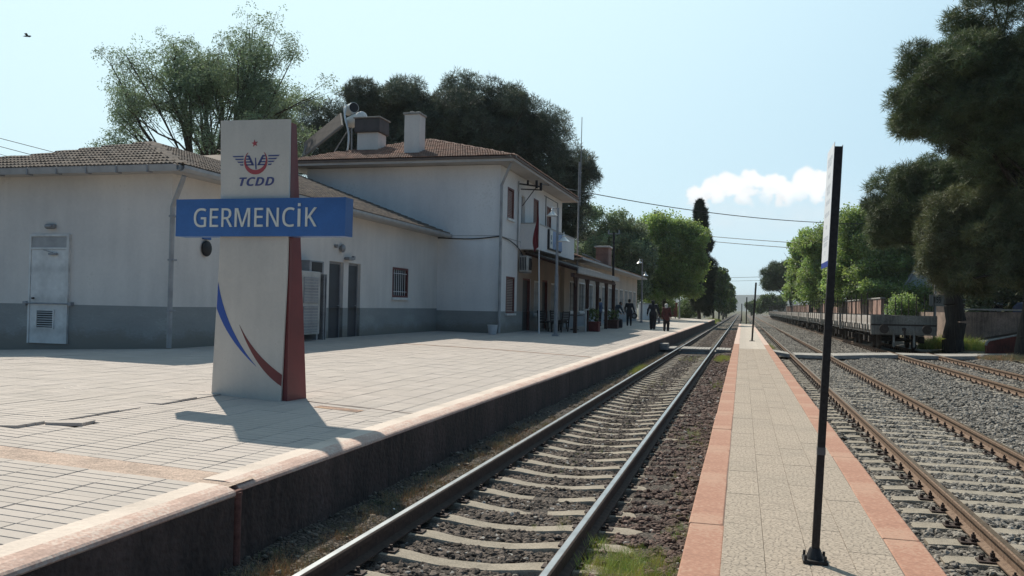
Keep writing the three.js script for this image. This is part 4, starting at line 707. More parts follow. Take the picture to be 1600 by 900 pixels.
// ---------- the station name pillar ----------
const font = await new FontLoader().loadAsync('fonts/droid/droid_sans_regular.typeface.json');
const fontB = await new FontLoader().loadAsync('fonts/droid/droid_sans_bold.typeface.json');
const textG = (s, f, size, depth) => new TextGeometry(s, { font: f, size, depth, curveSegments: 4, bevelEnabled: false });
function fit(g, x0, x1, y0, z) { g.computeBoundingBox(); const b = g.boundingBox, k = (x1 - x0) / (b.max.x - b.min.x); return g.translate(-b.min.x, 0, 0).scale(k, 1, 1).translate(x0, y0, z); }
{
  const t = thing('station_name_pillar', 'white and red station name pillar with a blue board across it', 'sign pillar', [-5.9, 0, -9.6]);
  const gl = ph(-6.4) - 0.04;
  // red core: wide at the foot, thin at the top
  const q = [[-0.5, gl, 0.0], [0.5, gl - 0.03, 0.0], [0.535, gl - 0.03, -0.42], [-0.5, gl, -0.42], [-0.47, 3.55, -0.02], [0.455, 3.53, -0.02], [0.455, 3.53, -0.14], [-0.47, 3.55, -0.14]];
  const F = (a, b, c, d) => quad(q[a], q[b], q[c], q[d]);
  part('core', [F(0, 1, 5, 4), F(1, 2, 6, 5), F(2, 3, 7, 6), F(3, 0, 4, 7), F(4, 5, 6, 7)], M.totemRed, t);
  const face = [[-0.545, gl], [0.43, gl - 0.03], [0.45, 0.9], [0.47, 1.6], [0.475, 2.3], [0.462, 3.56], [-0.515, 3.575], [-0.478, 2.35], [-0.482, 1.9]];
  part('face_panel', shapeGeo(face, 0.03).translate(0, 0, 0.005), M.totemWhite, t);
  const arc = (pts, m, nm) => part(nm, shapeGeo(pts, 0.004).translate(0, 0, 0.0352), m, t);
  const qb = (p0, p1, p2, n = 14) => { const o = []; for (let i = 0; i <= n; i++) { const u = i / n; o.push([(1 - u) ** 2 * p0[0] + 2 * u * (1 - u) * p1[0] + u * u * p2[0], (1 - u) ** 2 * p0[1] + 2 * u * (1 - u) * p1[1] + u * u * p2[1]]); } return o; };
  arc([...qb([-0.488, 1.53], [-0.36, 0.92], [0.08, 0.49]), ...qb([0.08, 0.49], [-0.33, 0.80], [-0.497, 1.2])], M.swooshBlue, 'swoosh');
  arc([...qb([-0.17, 1.0], [0.05, 0.62], [0.442, 0.40]), ...qb([0.434, 0.26], [0.07, 0.45], [-0.17, 1.0])], M.totemRed, 'swoosh');
  const bd = part('name_board', b2(-1.09, 1.265, 2.105, 2.575, -0.12, 0.09), M.blue, t);
  const bm = (nm, g, m) => part(nm, g, m, bd);
  const yb = 2.222, sz = 0.235;
  { const chars = [...'GERMENCIK'], adv = font.data.glyphs, glyph = [];
    let x = 0; const res = font.data.resolution; const starts = [];
    for (const c of chars) { starts.push(x); x += adv[c].ha * sz / res; }
    const k = 1.73 / x, x0 = -0.84;
    chars.forEach((c, i) => { const wI = adv.I.ha * sz / res * k, gI = x0 + starts[i] * k + wI / 2; const g = c === 'I' ? [b2(gI - 0.018, gI + 0.018, yb, yb + 0.218, 0.09, 0.102)] : [textG(c, font, sz, 0.012).scale(k, 1, 1).translate(x0 + starts[i] * k, yb, 0.09)]; if (i === 7) { const w = adv.I.ha * sz / res * k; g.push(b2(x0 + starts[i] * k + w / 2 - 0.018, x0 + starts[i] * k + w / 2 + 0.018, yb + 0.25, yb + 0.286, 0.09, 0.102)); } bm('letter', g, M.letter); });
  }
  // emblem and lettering
  const z = 0.0352, fl = (pts, m, nm, holes = []) => part(nm, shapeGeo(pts, 0.004, holes).translate(0, 0, z), m, t);
  const lt = textG('TCDD', fontB, 0.098 / 0.714, 0.004); lt.applyMatrix4(new THREE.Matrix4().set(1, 0.22, 0, 0, 0, 1, 0, 0, 0, 0, 1, 0, 0, 0, 0, 1)); part('lettering', fit(lt.scale(1, 0.78, 1), -0.225, 0.265, 2.74, z), M.logoBlue, t);
  const cx = 0.0, cy = 3.045;
  { const o = [], i2 = []; for (let k = 0; k <= 30; k++) { const a = lerp(2.42, 2 * Math.PI + 0.72, k / 30); o.push([cx + 0.163 * Math.cos(a), cy + 0.163 * Math.sin(a)]); } for (let k = 30; k >= 0; k--) { const a = lerp(2.42, 2 * Math.PI + 0.72, k / 30); i2.push([cx + 0.143 * Math.cos(a), cy + 0.026 + 0.143 * Math.sin(a) * 0.93]); } fl([...o, ...i2], M.logoRed, 'crescent'); }
  { const s = []; for (let k = 0; k < 10; k++) { const a = Math.PI / 2 + 0.15 + k * Math.PI / 5, r = k % 2 ? 0.019 : 0.047; s.push([cx - 0.02 + r * Math.cos(a), 3.272 + r * Math.sin(a)]); } fl(s, M.logoRed, 'star'); }
  for (const sd of [-1, 1]) { for (let k = 0; k < 4; k++) { const y = 3.112 - k * 0.036, xo = 0.325 - k * 0.035, xi = 0.175 + (k === 3 ? 0.0 : 0), hgt = 0.016; let p = [[sd * xi, y - hgt / 2], [sd * (xo - 0.012), y - hgt / 2], [sd * (xo + 0.008), y + hgt / 2], [sd * xi, y + hgt / 2]]; if (sd < 0) p.reverse(); fl(p, M.logoBlue, 'wing_bar'); p = [[sd * (0.10 - 0.022 * k), y - hgt / 2], [sd * 0.135, y - hgt / 2], [sd * 0.135, y + hgt / 2], [sd * (0.11 - 0.022 * k), y + hgt / 2]]; if (sd < 0) p.reverse(); fl(p, M.logoBlue, 'wing_bar'); }
    let p = [[sd * 0.118, 3.122], [sd * 0.09, 3.122], [sd * 0.02, 2.996], [sd * 0.05, 2.996]]; if (sd > 0) p.reverse(); fl(p, M.logoBlue, 'wing_root'); }
  fl([[-0.012, 3.09], [0.0, 3.09], [0.008, 3.03], [0.014, 2.95], [0.0, 2.945], [-0.008, 3.0]], M.logoBlue, 'emblem_stem');
}
// ---------- signs and posts on the island platform ----------
{
  const t = thing('notice_post', 'black steel post with double-sided white notice board leaning slightly on the island platform', 'sign post', [0.469, -0.29, -5.877]);
  const top = [0.112, 2.66, 0.0];
  const p = part('post', [bar([0, 0, 0], top, 0.046, 0.046)], M.steelDark, t);
  part('base_plate', [rbox(0, 0.012, 0, 0.15, 0.024, 0.15, 0.005), new THREE.CylinderGeometry(0.032, 0.06, 0.07, 8).translate(0, 0.055, 0)], M.steelDark, t);
  const bolt = metric(tube([0, 0, 0], [0, 0.035, 0], 0.01, 0.009, 6)); for (const [x, z] of [[-0.06, -0.06], [0.06, -0.06], [-0.06, 0.06], [0.06, 0.06]]) place('bolt', bolt, M.steelDark, t, [x, 0.02, z]);
  const patch = part('worn_band', b2(-0.0255, 0.0255, -0.024, 0.024, -0.0255, 0.0255).translate(0.03, 0.71, 0), mat([0.12, 0.115, 0.115]), t);
  const cv = document.createElement('canvas'); cv.width = 256; cv.height = 512; const g = cv.getContext('2d'); g.fillStyle = '#e4e6ea'; g.fillRect(0, 0, 256, 512); g.fillStyle = '#2b3f8f'; g.fillRect(0, 488, 256, 24);
  g.fillStyle = '#7f8796'; const rows = [[40, 6], [62, 5], [112, 3], [160, 5], [182, 4], [225, 5], [276, 6], [330, 2], [380, 6], [404, 5], [440, 1]];
  for (const [y, n] of rows) for (let k = 0; k < n; k++) { const x = 128 - n * 15 + k * 30; g.fillRect(x, y, 5, 18); g.fillRect(x + 12, y, 5, 18); g.fillRect(x, y + (k % 2 ? 14 : 0), 17, 4); }
  const ct = new THREE.CanvasTexture(cv); ct.colorSpace = THREE.SRGBColorSpace; ct.magFilter = THREE.LinearFilter; ct.needsUpdate = true;
  const face = new THREE.MeshStandardMaterial({ map: ct, roughness: 0.4 });
  for (const s of [-1, 1]) {
    const B = new THREE.BoxGeometry(0.003, 0.80, 0.42); const o = new THREE.Mesh(B, s < 0 ? [M.greyMetal, face, M.greyMetal, M.greyMetal, M.greyMetal, M.greyMetal] : M.greyMetal);
    o.name = 'board'; o.castShadow = o.receiveShadow = true; o.position.set(0.095 + s * 0.0255, s < 0 ? 2.29 : 2.27, -0.19); o.rotation.set(0, s < 0 ? 0.01 : 0.0, -0.042); t.add(o);
  }
}
{
  const mk = (label, x, z, h, lean, w) => { const t = thing('post', label, 'post', [x, -0.3, z], 0); part('shaft', bar([0, 0, 0], [lean, h, 0], w), M.steelDark, t); part('foot', rbox(0, 0.02, 0, w * 3, 0.04, w * 3, 0.01), M.steelDark, t); return t; };
  mk('thin leaning dark post at the middle of the island platform beyond the crossing', 0.504, -46.58, 3.05, 0.16, 0.09);
  mk('thin dark post at the far end of the island platform', 0.45, -103, 3.1, 0.02, 0.13);
  const p3 = mk('thin distant dark post between the tracks beyond the island platform', -0.1, -150, 3.0, 0.0, 0.14); p3.position.y = -0.6;
}

// ---------- lamps, flagpole, small things on the platform ----------
function lampShade(x, y, z) { return [new THREE.CylinderGeometry(0.05, 0.16, 0.12, 14, 1, true).translate(x, y, z), new THREE.CylinderGeometry(0.16, 0.25, 0.07, 14, 1, true).translate(x, y - 0.09, z), new THREE.SphereGeometry(0.06, 8, 6).translate(x, y + 0.1, z), new THREE.CylinderGeometry(0.02, 0.02, 0.2, 6).translate(x, y + 0.16, z)]; }
const shadeM = mat([0.7, 0.7, 0.7], { r: 0.3, m: 0.25, double: true });
function platformLamp(label, x, z, h, turn, single) {
  const t = thing('platform_lamp', label, 'lamp post', [x, ph(x), z], turn, 'lamp posts along the platform');
  part('pole', [tube([0, 0, 0], [0, h * 0.48, 0], 0.085, 0.075, 12), tube([0, h * 0.48, 0], [0, h, 0], 0.055, 0.045, 10), rbox(0, 0.04, 0, 0.26, 0.08, 0.26, 0.01)], M.greyMetal, t);
  const a = part('arm', [tube([0, h - 0.02, 0], [-0.22, h - 0.02, 0.05], 0.022)], M.greyMetal, t); part('shade', lampShade(-0.22, h - 0.2, 0.05), shadeM, a);
  if (!single) { const b = part('arm', [tube([0, h - 1.05, 0], [0.26, h - 1.05, 0], 0.022)], M.greyMetal, t); part('shade', lampShade(0.26, h - 1.22, 0), shadeM, b); }
  return t;
}
platformLamp('nearest grey platform lamp post with two bell shades by the flagpole', -7.16, -33.66, 5.1, 0);
platformLamp('second grey platform lamp post with bell shades behind the walkers', -7.84, -69.9, 5.1, 0);
platformLamp('third platform lamp post beside the brown notice board', -7.2, -104, 5.0, 0, true);
platformLamp('most distant platform lamp post in front of the cypress', -5.4, -130, 4.4, 0, true);
{
  const t = thing('flagpole', 'thin white flagpole with a furled red flag beside the station house', 'flagpole', [-9.04, 0.166, -38.8]); t.position.set(-8.15, 0.15, -35);
  part('pole', tube([0, 0, 0], [-0.1, 5.5, 0], 0.032, 0.02, 8), M.whiteMetal, t);
  const pts = [], n = 14; const pos = [], idx = [];
  for (let i = 0; i <= n; i++) { const v = i / n, w = 0.03 + 0.24 * sstep(0, 0.75, v) * (v > 0.82 ? 1 - (v - 0.82) * 2.2 : 1); for (let k = 0; k <= 6; k++) { const u = k / 6; pos.push(-0.09 - u * w, 5.2 - v * 1.55 - u * 0.25 * v, 0.05 * Math.sin(u * 9 + v * 3) * (0.3 + v)); } }
  for (let i = 0; i < n; i++) for (let k = 0; k < 6; k++) { const a = i * 7 + k; idx.push(a, a + 1, a + 7, a + 1, a + 8, a + 7); }
  const g = new THREE.BufferGeometry(); g.setAttribute('position', new THREE.Float32BufferAttribute(pos, 3)); g.setIndex(idx); g.computeVertexNormals();
  part('flag', g, mat([0.17, 0.02, 0.028], { r: 0.85, double: true }), t);
}
{
  const t = thing('antenna_mast', 'tall thin antenna mast rising beside the far end of the station house', 'mast', [-8.9, 0.16, -47.2]);
  part('mast', [tube([0, 0, 0], [0.03, 9.2, 0], 0.06, 0.045, 8), tube([0.1, 6.8, 0], [0.13, 11.7, 0], 0.03, 0.02, 6)], M.greyMetal, t);
  part('clamp', [rbox(0.05, 7.0, 0, 0.2, 0.06, 0.1, 0.01), rbox(0.06, 8.6, 0, 0.2, 0.06, 0.1, 0.01)], M.greyMetal, t);
}
{
  const t = thing('utility_pole', 'dark utility pole standing behind the hall roof beside its chimney', 'utility pole', [-8.3, 0.1, -57]);
  part('pole', tube([0, 0, 0], [0, 6.2, 0], 0.09, 0.07, 8), M.steelDark, t); part('cap', [bar([-0.4, 6.1, 0], [0.4, 6.1, 0], 0.06), tube([-0.35, 6.1, 0], [-0.35, 6.35, 0], 0.05), tube([0.35, 6.1, 0], [0.35, 6.35, 0], 0.05)], M.greyMetal, t);
}
{ const t = thing('bucket', 'white plastic bucket standing at the corner of the station house', 'bucket', [-9.35, ph(-9.4), -32.2]); part('body', new THREE.CylinderGeometry(0.2, 0.15, 0.36, 16, 1, true).translate(0, 0.18, 0), mat([0.5, 0.52, 0.55], { r: 0.5, double: true }), t); part('rim', new THREE.TorusGeometry(0.2, 0.012, 6, 18).rotateX(Math.PI / 2).translate(0, 0.36, 0), M.white, t); part('soil', new THREE.CylinderGeometry(0.18, 0.18, 0.02, 14).translate(0, 0.3, 0), M.dark, t); }
function planter(label, x, z, w, m) {
  const t = thing('planter', label, 'planter', [x, ph(x), z]);
  part('box', [rbox(0, 0.22, 0, w, 0.44, w, 0.02)], m, t); part('rim', [rbox(0, 0.45, 0, w + 0.06, 0.06, w + 0.06, 0.02)], m, t);
  const L = [], C = []; for (let i = 0; i < 120; i++) { const a = rr(0, 6.28), r = Math.sqrt(rnd()) * w * 0.55, y = rr(0.45, 1.0); L.push(MX(V(Math.cos(a) * r, y, Math.sin(a) * r), QE(rr(-1, 1), rr(0, 6), rr(-1, 1)), V(1, 1, 1).multiplyScalar(rr(0.5, 1)))); C.push(new THREE.Color().setScalar(rr(0.6, 1.3))); }
  foliage('foliage', tri([[0, 0, 0], [0.05, 0.1, 0.02], [0, 0.24, 0], [0, 0, 0], [0, 0.24, 0], [-0.05, 0.1, 0.02]]), M.leaf, L, t, C);
}
planter('red-brown planter with a plant at the nearest canopy post', -7.0, -41.6, 0.62, mat([0.2, 0.05, 0.045], { map: T.mottle, s: 0.5 }));
planter('dark brown planter beside the leaning person', -7.15, -48.8, 0.75, mat([0.1, 0.045, 0.04], { map: T.mottle, s: 0.5 }));
{ const t = thing('tap_post', 'short white post with a crossbar between the planters and the lamp post', 'post', [-7.24, ph(-7.24), -40.9]); part('post', tube([0, 0, 0], [0, 1.05, 0], 0.04), M.white, t); part('crossbar', [tube([-0.16, 1.05, 0], [0.16, 1.05, 0], 0.03), tube([-0.14, 1.05, 0], [-0.14, 1.15, 0], 0.03), tube([0.14, 1.05, 0], [0.14, 1.15, 0], 0.03)], M.white, t); }
function bench(label, x, z, turn) {
  const t = thing('bench', label, 'bench', [x, ph(x), z], turn);
  const wood = mat([0.055, 0.045, 0.045], { map: T.mottle, s: 0.5 });
  for (let k = 0; k < 4; k++) part('seat_slat', rbox(0, 0.44, 0.12 * k, 1.7, 0.03, 0.1, 0.008), wood, t);
  for (let k = 0; k < 4; k++) part('back_slat', rbox(0, 0.56 + 0.11 * k, -0.08 - 0.02 * k, 1.7, 0.09, 0.025, 0.008), wood, t);
  for (const s of [-0.75, 0.75]) part('leg', [bar([s, 0, 0.38], [s, 0.43, 0.36], 0.05), bar([s, 0, -0.06], [s, 0.95, -0.14], 0.05), bar([s, 0.41, -0.08], [s, 0.41, 0.4], 0.05)], M.steelDark, t);
}
bench('dark slatted bench against the house wall nearest the flagpole', -8.9, -39.2, Math.PI / 2); bench('dark slatted bench under the middle of the canopy', -8.9, -41.9, Math.PI / 2); bench('dark slatted bench near the canopy posts facing the house', -7.9, -38.8, -Math.PI / 2);
{ // round café table
  const t = thing('table', 'small dark round table between the benches under the canopy', 'table', [-8.1, ph(-8.1), -42.6]); part('top', new THREE.CylinderGeometry(0.42, 0.42, 0.03, 20).translate(0, 0.73, 0), M.darkDoor, t); part('stem', [tube([0, 0, 0], [0, 0.72, 0], 0.035), new THREE.CylinderGeometry(0.2, 0.24, 0.04, 14).translate(0, 0.02, 0)], M.steelDark, t);
}
{ const t = thing('notice_board', 'brown kiosk-like notice board with a white top panel beside the far lamp post', 'notice board', [-9.2, 0.1, -107]); part('lower_panel', rbox(0.4, 1.1, 0, 2.3, 1.75, 0.2, 0.02), mat([0.2, 0.065, 0.045], { map: T.mottle, s: 1 }), t); part('upper_panel', rbox(-0.3, 2.65, 0, 3.4, 1.1, 0.14, 0.02), M.white, t); for (const x of [-1.4, 1.3]) part('leg', rbox(x, 1.0, -0.12, 0.12, 2.2, 0.1, 0.01), M.steelDark, t); }
{ const t = thing('garden_wall', 'low pale wall beyond the end of the station hall', 'wall', [-9.5, 0, -84]); part('wall', b2(-0.2, 0.2, -0.2, 1.7, -16, 0), M.plasterCool, t); part('coping', b2(-0.26, 0.26, 1.701, 1.8, -16.05, 0.05), M.soffit, t); }

// ---------- people ----------
function field(bones, cell, m, name, parent, k = 0.035) { // one continuous surface round tapered capsules
  const lo = V(1e9, 1e9, 1e9), hi = V(-1e9, -1e9, -1e9);
  for (const [a, ra, b, rb] of bones) for (const [p, r] of [[a, ra], [b, rb]]) { lo.min(V(p[0] - r, p[1] - r, p[2] - r)); hi.max(V(p[0] + r, p[1] + r, p[2] + r)); }
  const c = lo.clone().add(hi).multiplyScalar(0.5), L = Math.max(hi.x - lo.x, hi.y - lo.y, hi.z - lo.z) + cell * 8, N = Math.ceil(L / cell);
  const mc = new MarchingCubes(N, m, false, false, 120000); mc.isolation = 0;
  const d = mc.field; const h = L / 2;
  d.fill(-1);
  const half = N / 2;
  const B = bones.map(([a, ra, b, rb]) => ({ a, ra, rb, d: [b[0] - a[0], b[1] - a[1], b[2] - a[2]], l2: Math.max(1e-9, (b[0] - a[0]) ** 2 + (b[1] - a[1]) ** 2 + (b[2] - a[2]) ** 2) }));
  const x0 = Math.max(1, Math.floor((lo.x - c.x - 0.05) / h * half + half)), x1 = Math.min(N - 2, Math.ceil((hi.x - c.x + 0.05) / h * half + half));
  const z0 = Math.max(1, Math.floor((lo.z - c.z - 0.05) / h * half + half)), z1 = Math.min(N - 2, Math.ceil((hi.z - c.z + 0.05) / h * half + half));
  for (let z = z0; z <= z1; z++) for (let y = 1; y < N - 1; y++) for (let x = x0; x <= x1; x++) {
    const px = c.x + (x - half) / half * h, py = c.y + (y - half) / half * h, pz = c.z + (z - half) / half * h; let s = 1e3;
    for (const o of B) { const vx = px - o.a[0], vy = py - o.a[1], vz = pz - o.a[2]; let t = (vx * o.d[0] + vy * o.d[1] + vz * o.d[2]) / o.l2; t = t < 0 ? 0 : t > 1 ? 1 : t; const q = Math.hypot(vx - o.d[0] * t, vy - o.d[1] * t, vz - o.d[2] * t) - (o.ra + (o.rb - o.ra) * t); if (q > 0.4) { if (q < s) s = Math.min(s, q); continue; } const e = clamp(0.5 + 0.5 * (s - q) / k); s = s * (1 - e) + q * e - k * e * (1 - e); }
    d[z * N * N + y * N + x] = -s;
  }
  mc.update();
  const n = mc.count, g = new THREE.BufferGeometry();
  const p = mc.positionArray.slice(0, n * 3), nn = mc.normalArray.slice(0, n * 3);
  for (let i = 0; i < n; i++) { p[i * 3] = c.x + p[i * 3] * h; p[i * 3 + 1] = c.y + p[i * 3 + 1] * h; p[i * 3 + 2] = c.z + p[i * 3 + 2] * h; }
  g.setAttribute('position', new THREE.BufferAttribute(p, 3)); g.setAttribute('normal', new THREE.BufferAttribute(nn, 3));
  return part(name, g, m, parent);
}
function person(o) { // local: faces -z, feet at y = 0; sx is the person's right (+x)
  const t = thing('person', o.label, 'person', o.pos, o.turn || 0), S = (o.h || 1.68) / 1.75, s = (p) => [p[0] * S, p[1] * S, p[2] * S];
  const J = { hip: [[-0.09, 0.93, 0], [0.09, 0.93, 0]], knee: o.knee, ank: o.ank, toe: o.ank.map(a => [a[0], 0.04, a[2] - 0.17]), pel: [0, 0.98, 0], wai: o.wai || [0, 1.12, 0], che: o.che || [0, 1.32, 0], nec: o.nec || [0, 1.48, 0], head: o.head || [0, 1.63, -0.02], sh: o.sh || [[-0.185, 1.42, 0], [0.185, 1.42, 0]], el: o.el, wr: o.wr };
  const body = [];
  const add = (L, a, ra, b, rb) => L.push([s(a), ra * S, s(b), rb * S]);
  const legs = (L, g) => { for (const i of [0, 1]) { add(L, J.hip[i], 0.085 + g, J.knee[i], 0.058 + g); add(L, J.knee[i], 0.056 + g, J.ank[i], 0.038 + g); } };
  const torso = (L, g) => { add(L, [-0.07, 0.97, 0], 0.105 + g, [0.07, 0.97, 0], 0.105 + g); add(L, J.pel, 0.12 + g, J.wai, 0.11 + g); add(L, J.wai, 0.11 + g, J.che, 0.13 + g); const c = J.che; add(L, [c[0] - 0.08, c[1], c[2]], 0.1 + g, [c[0] + 0.08, c[1], c[2]], 0.1 + g); for (const i of [0, 1]) add(L, [J.nec[0], J.nec[1] - 0.07, J.nec[2]], 0.055 + g, J.sh[i], 0.055 + g); };
  const arms = (L, g) => { for (const i of [0, 1]) { add(L, J.sh[i], 0.05 + g, J.el[i], 0.04 + g); add(L, J.el[i], 0.038 + g, J.wr[i], 0.027 + g); } };
  legs(body, 0); torso(body, 0); arms(body, 0);
  for (const i of [0, 1]) { add(body, [J.ank[i][0], 0.05, J.ank[i][2] + 0.03], 0.04, J.toe[i], 0.032); const w = J.wr[i], e = J.el[i], d = V(w[0] - e[0], w[1] - e[1], w[2] - e[2]).normalize(), at = (k, dx = 0, dz = 0) => [w[0] + d.x * k + dx, w[1] + d.y * k, w[2] + d.z * k + dz];
    add(body, at(0.01), 0.026, at(0.075), 0.03); for (let f = 0; f < 4; f++) add(body, at(0.08, 0, (f - 1.5) * 0.019), 0.010, at(0.15 - Math.abs(f - 1.4) * 0.012, (i ? -1 : 1) * 0.02, (f - 1.5) * 0.019), 0.008); add(body, at(0.03, 0, -0.025), 0.011, at(0.09, (i ? -1 : 1) * 0.015, -0.05), 0.009); }
  add(body, J.nec, 0.055, [J.head[0], J.head[1] - 0.06, J.head[2]], 0.055); add(body, [J.head[0], J.head[1] + 0.02, J.head[2] + 0.015], 0.092, [J.head[0], J.head[1] - 0.07, J.head[2] - 0.03], 0.062);
  const hd = J.head; add(body, [hd[0], hd[1] - 0.01, hd[2] - 0.09], 0.014, [hd[0], hd[1] - 0.03, hd[2] - 0.105], 0.016); for (const i of [-1, 1]) add(body, [hd[0] + i * 0.088, hd[1] + 0.01, hd[2] + 0.01], 0.018, [hd[0] + i * 0.09, hd[1] - 0.03, hd[2] + 0.01], 0.014);
  const skin = mat([0.36, 0.22, 0.15], { r: 0.6 }), cell = 0.016;
  field(body, cell, skin, 'body', t, 0.025);
  const eyes = []; for (const i of [-1, 1]) eyes.push(new THREE.SphereGeometry(0.012, 8, 6).translate((hd[0] + i * 0.034) * S, (hd[1] + 0.005) * S, (hd[2] - 0.083) * S)); part('eyes', eyes, M.dark, t); part('mouth', rbox(hd[0] * S, (hd[1] - 0.075) * S, (hd[2] - 0.093) * S, 0.045, 0.01, 0.012, 0.003), mat([0.25, 0.09, 0.08]), t);
  const tr = []; if (o.skirt) { add(tr, [0, 0.98, 0], 0.16, [0, 0.6, 0], 0.19); add(tr, [0, 0.6, 0], 0.19, [0, o.skirt, 0], 0.2); legs(tr, 0.02); } else { legs(tr, o.loose || 0.022); add(tr, [-0.06, 0.98, 0], 0.13, [0.06, 0.98, 0], 0.13); }
  field(tr, cell, mat(o.trousers, { r: 0.9 }), o.skirt ? 'skirt' : 'trousers', t);
  const co = []; torso(co, 0.028); arms(co, 0.02); if (o.coat) { add(co, [-0.06, 0.98, 0], 0.14, [-0.07, o.coat, 0], 0.145); add(co, [0.06, 0.98, 0], 0.14, [0.07, o.coat, 0], 0.145); }
  field(co, cell, mat(o.top, { r: 0.9 }), o.coat ? 'coat' : 'top', t);
  if (o.band) field([[s([-0.1, o.band, 0]), 0.165 * S, s([0.1, o.band, 0]), 0.165 * S]].map(b => b), cell, mat([0.5, 0.47, 0.47]), 'hem_band', t).scale.set(1, 1, 1);
  const hr = []; if (o.scarf) { add(hr, [hd[0], hd[1] + 0.03, hd[2] + 0.02], 0.108, [hd[0], hd[1] - 0.05, hd[2] + 0.03], 0.095); add(hr, [hd[0], hd[1] - 0.08, hd[2] + 0.03], 0.085, [hd[0], hd[1] - 0.24, hd[2] + 0.06], 0.10); } else { add(hr, [hd[0], hd[1] + 0.05, hd[2] + 0.025], 0.088, [hd[0], hd[1] - 0.01, hd[2] + 0.045], 0.078); }
  field(hr, 0.01, mat(o.scarf || o.hair || [0.015, 0.012, 0.011], { r: 0.8 }), o.scarf ? 'headscarf' : 'hair', t);
  const sh = []; for (const i of [0, 1]) add(sh, [J.ank[i][0], 0.045, J.ank[i][2] + 0.035], 0.047, J.toe[i], 0.04); field(sh, 0.01, mat(o.shoes || [0.02, 0.02, 0.02], { r: 0.5 }), 'shoes', t);
  return t;
}
const walk = { knee: [[-0.1, 0.5, -0.1], [0.1, 0.5, 0.03]], ank: [[-0.1, 0.085, -0.04], [0.1, 0.11, 0.27]] };
const stand = { knee: [[-0.1, 0.5, -0.01], [0.1, 0.5, -0.01]], ank: [[-0.11, 0.085, 0], [0.11, 0.085, 0]] };
const armsDown = { el: [[-0.25, 1.15, 0.02], [0.25, 1.15, 0.02]], wr: [[-0.27, 0.9, -0.05], [0.27, 0.9, -0.04]] };
person({ label: 'woman in dark clothes with a light hem band walking away with a bag', pos: [-5.1, ph(-5.1), -51.5], h: 1.72, ...walk, el: [[-0.29, 1.17, 0.06], [0.29, 1.17, 0.05]], wr: [[-0.33, 0.93, 0.0], [0.38, 0.92, -0.02]], top: [0.03, 0.03, 0.038], coat: 0.85, trousers: [0.035, 0.03, 0.034], loose: 0.05, scarf: [0.02, 0.02, 0.025] });
person({ label: 'person in a maroon top and white headscarf walking nearest the platform edge', pos: [-4.16, ph(-4.16), -49.7], h: 1.58, knee: [[-0.1, 0.5, 0.03], [0.1, 0.5, -0.1]], ank: [[-0.1, 0.11, 0.25], [0.1, 0.085, -0.04]], ...armsDown, top: [0.09, 0.03, 0.03], coat: 0.8, trousers: [0.025, 0.02, 0.022], loose: 0.04, scarf: [0.62, 0.6, 0.56], head: [-0.02, 1.6, -0.06], nec: [0, 1.46, -0.02] });
person({ label: 'man in dark clothes standing on the platform beyond the canopy holding a round bag', pos: [-7.17, ph(-7.17), -56.8], h: 1.74, ...stand, el: [[-0.28, 1.17, 0.05], [0.28, 1.17, 0.05]], wr: [[-0.28, 0.95, -0.06], [0.34, 0.94, -0.02]], top: [0.02, 0.022, 0.03], coat: 0.88, trousers: [0.015, 0.015, 0.018] });
person({ label: 'person in a blue-grey jacket bending over by the last canopy post', pos: [-7.55, ph(-7.5), -53.0], h: 1.66, turn: -0.9, ...stand, wai: [0, 1.1, -0.06], che: [0, 1.28, -0.18], nec: [0, 1.4, -0.3], head: [0, 1.5, -0.42], sh: [[-0.18, 1.35, -0.25], [0.18, 1.35, -0.25]], el: [[-0.24, 1.12, -0.34], [0.24, 1.12, -0.34]], wr: [[-0.2, 0.9, -0.5], [0.2, 0.9, -0.5]], top: [0.05, 0.065, 0.085], trousers: [0.02, 0.022, 0.03] });
person({ label: 'person in a blue shirt standing behind the canopy posts near the hall', pos: [-8.4, ph(-8.4), -52.2], h: 1.7, turn: 1.2, ...stand, ...armsDown, top: [0.06, 0.1, 0.19], trousers: [0.02, 0.02, 0.035] });
{ const t = thing('handbag', 'grey bag carried in the right hand of the woman in dark clothes', 'bag', [-4.74, ph(-5) + 0.42, -51.52]); part('bag', rbox(0, 0.12, 0, 0.14, 0.34, 0.26, 0.05), mat([0.2, 0.2, 0.21], { r: 0.7 }), t); part('strap', curveTube([[0, 0.26, -0.09], [-0.0, 0.46, -0.02], [0, 0.46, 0.02], [0, 0.26, 0.09]], 0.012, 12, 5), M.dark, t); }
{ const t = thing('handbag', 'dark bag with a pale disc held by the man beyond the canopy', 'bag', [-6.84, ph(-7) + 0.5, -56.82]); part('bag', new THREE.CylinderGeometry(0.2, 0.2, 0.16, 16).rotateX(Math.PI / 2).translate(0, 0.16, 0), mat([0.03, 0.03, 0.035], { r: 0.6 }), t); part('disc', new THREE.CylinderGeometry(0.1, 0.1, 0.01, 14).rotateX(Math.PI / 2).translate(0, 0.16, 0.086), mat([0.25, 0.26, 0.27]), t); part('strap', curveTube([[-0.08, 0.33, 0], [0, 0.46, 0], [0.08, 0.33, 0]], 0.012, 10, 5), M.dark, t); }
{ const t = thing('suitcase', 'dark bag standing on the platform beside the bending person', 'suitcase', [-6.85, ph(-6.9), -49.6]); part('case', rbox(0, 0.27, 0, 0.42, 0.5, 0.26, 0.05), mat([0.025, 0.025, 0.03], { r: 0.6 }), t); part('handle', curveTube([[-0.1, 0.52, 0], [0, 0.58, 0], [0.1, 0.52, 0]], 0.014, 8, 5), M.dark, t); }

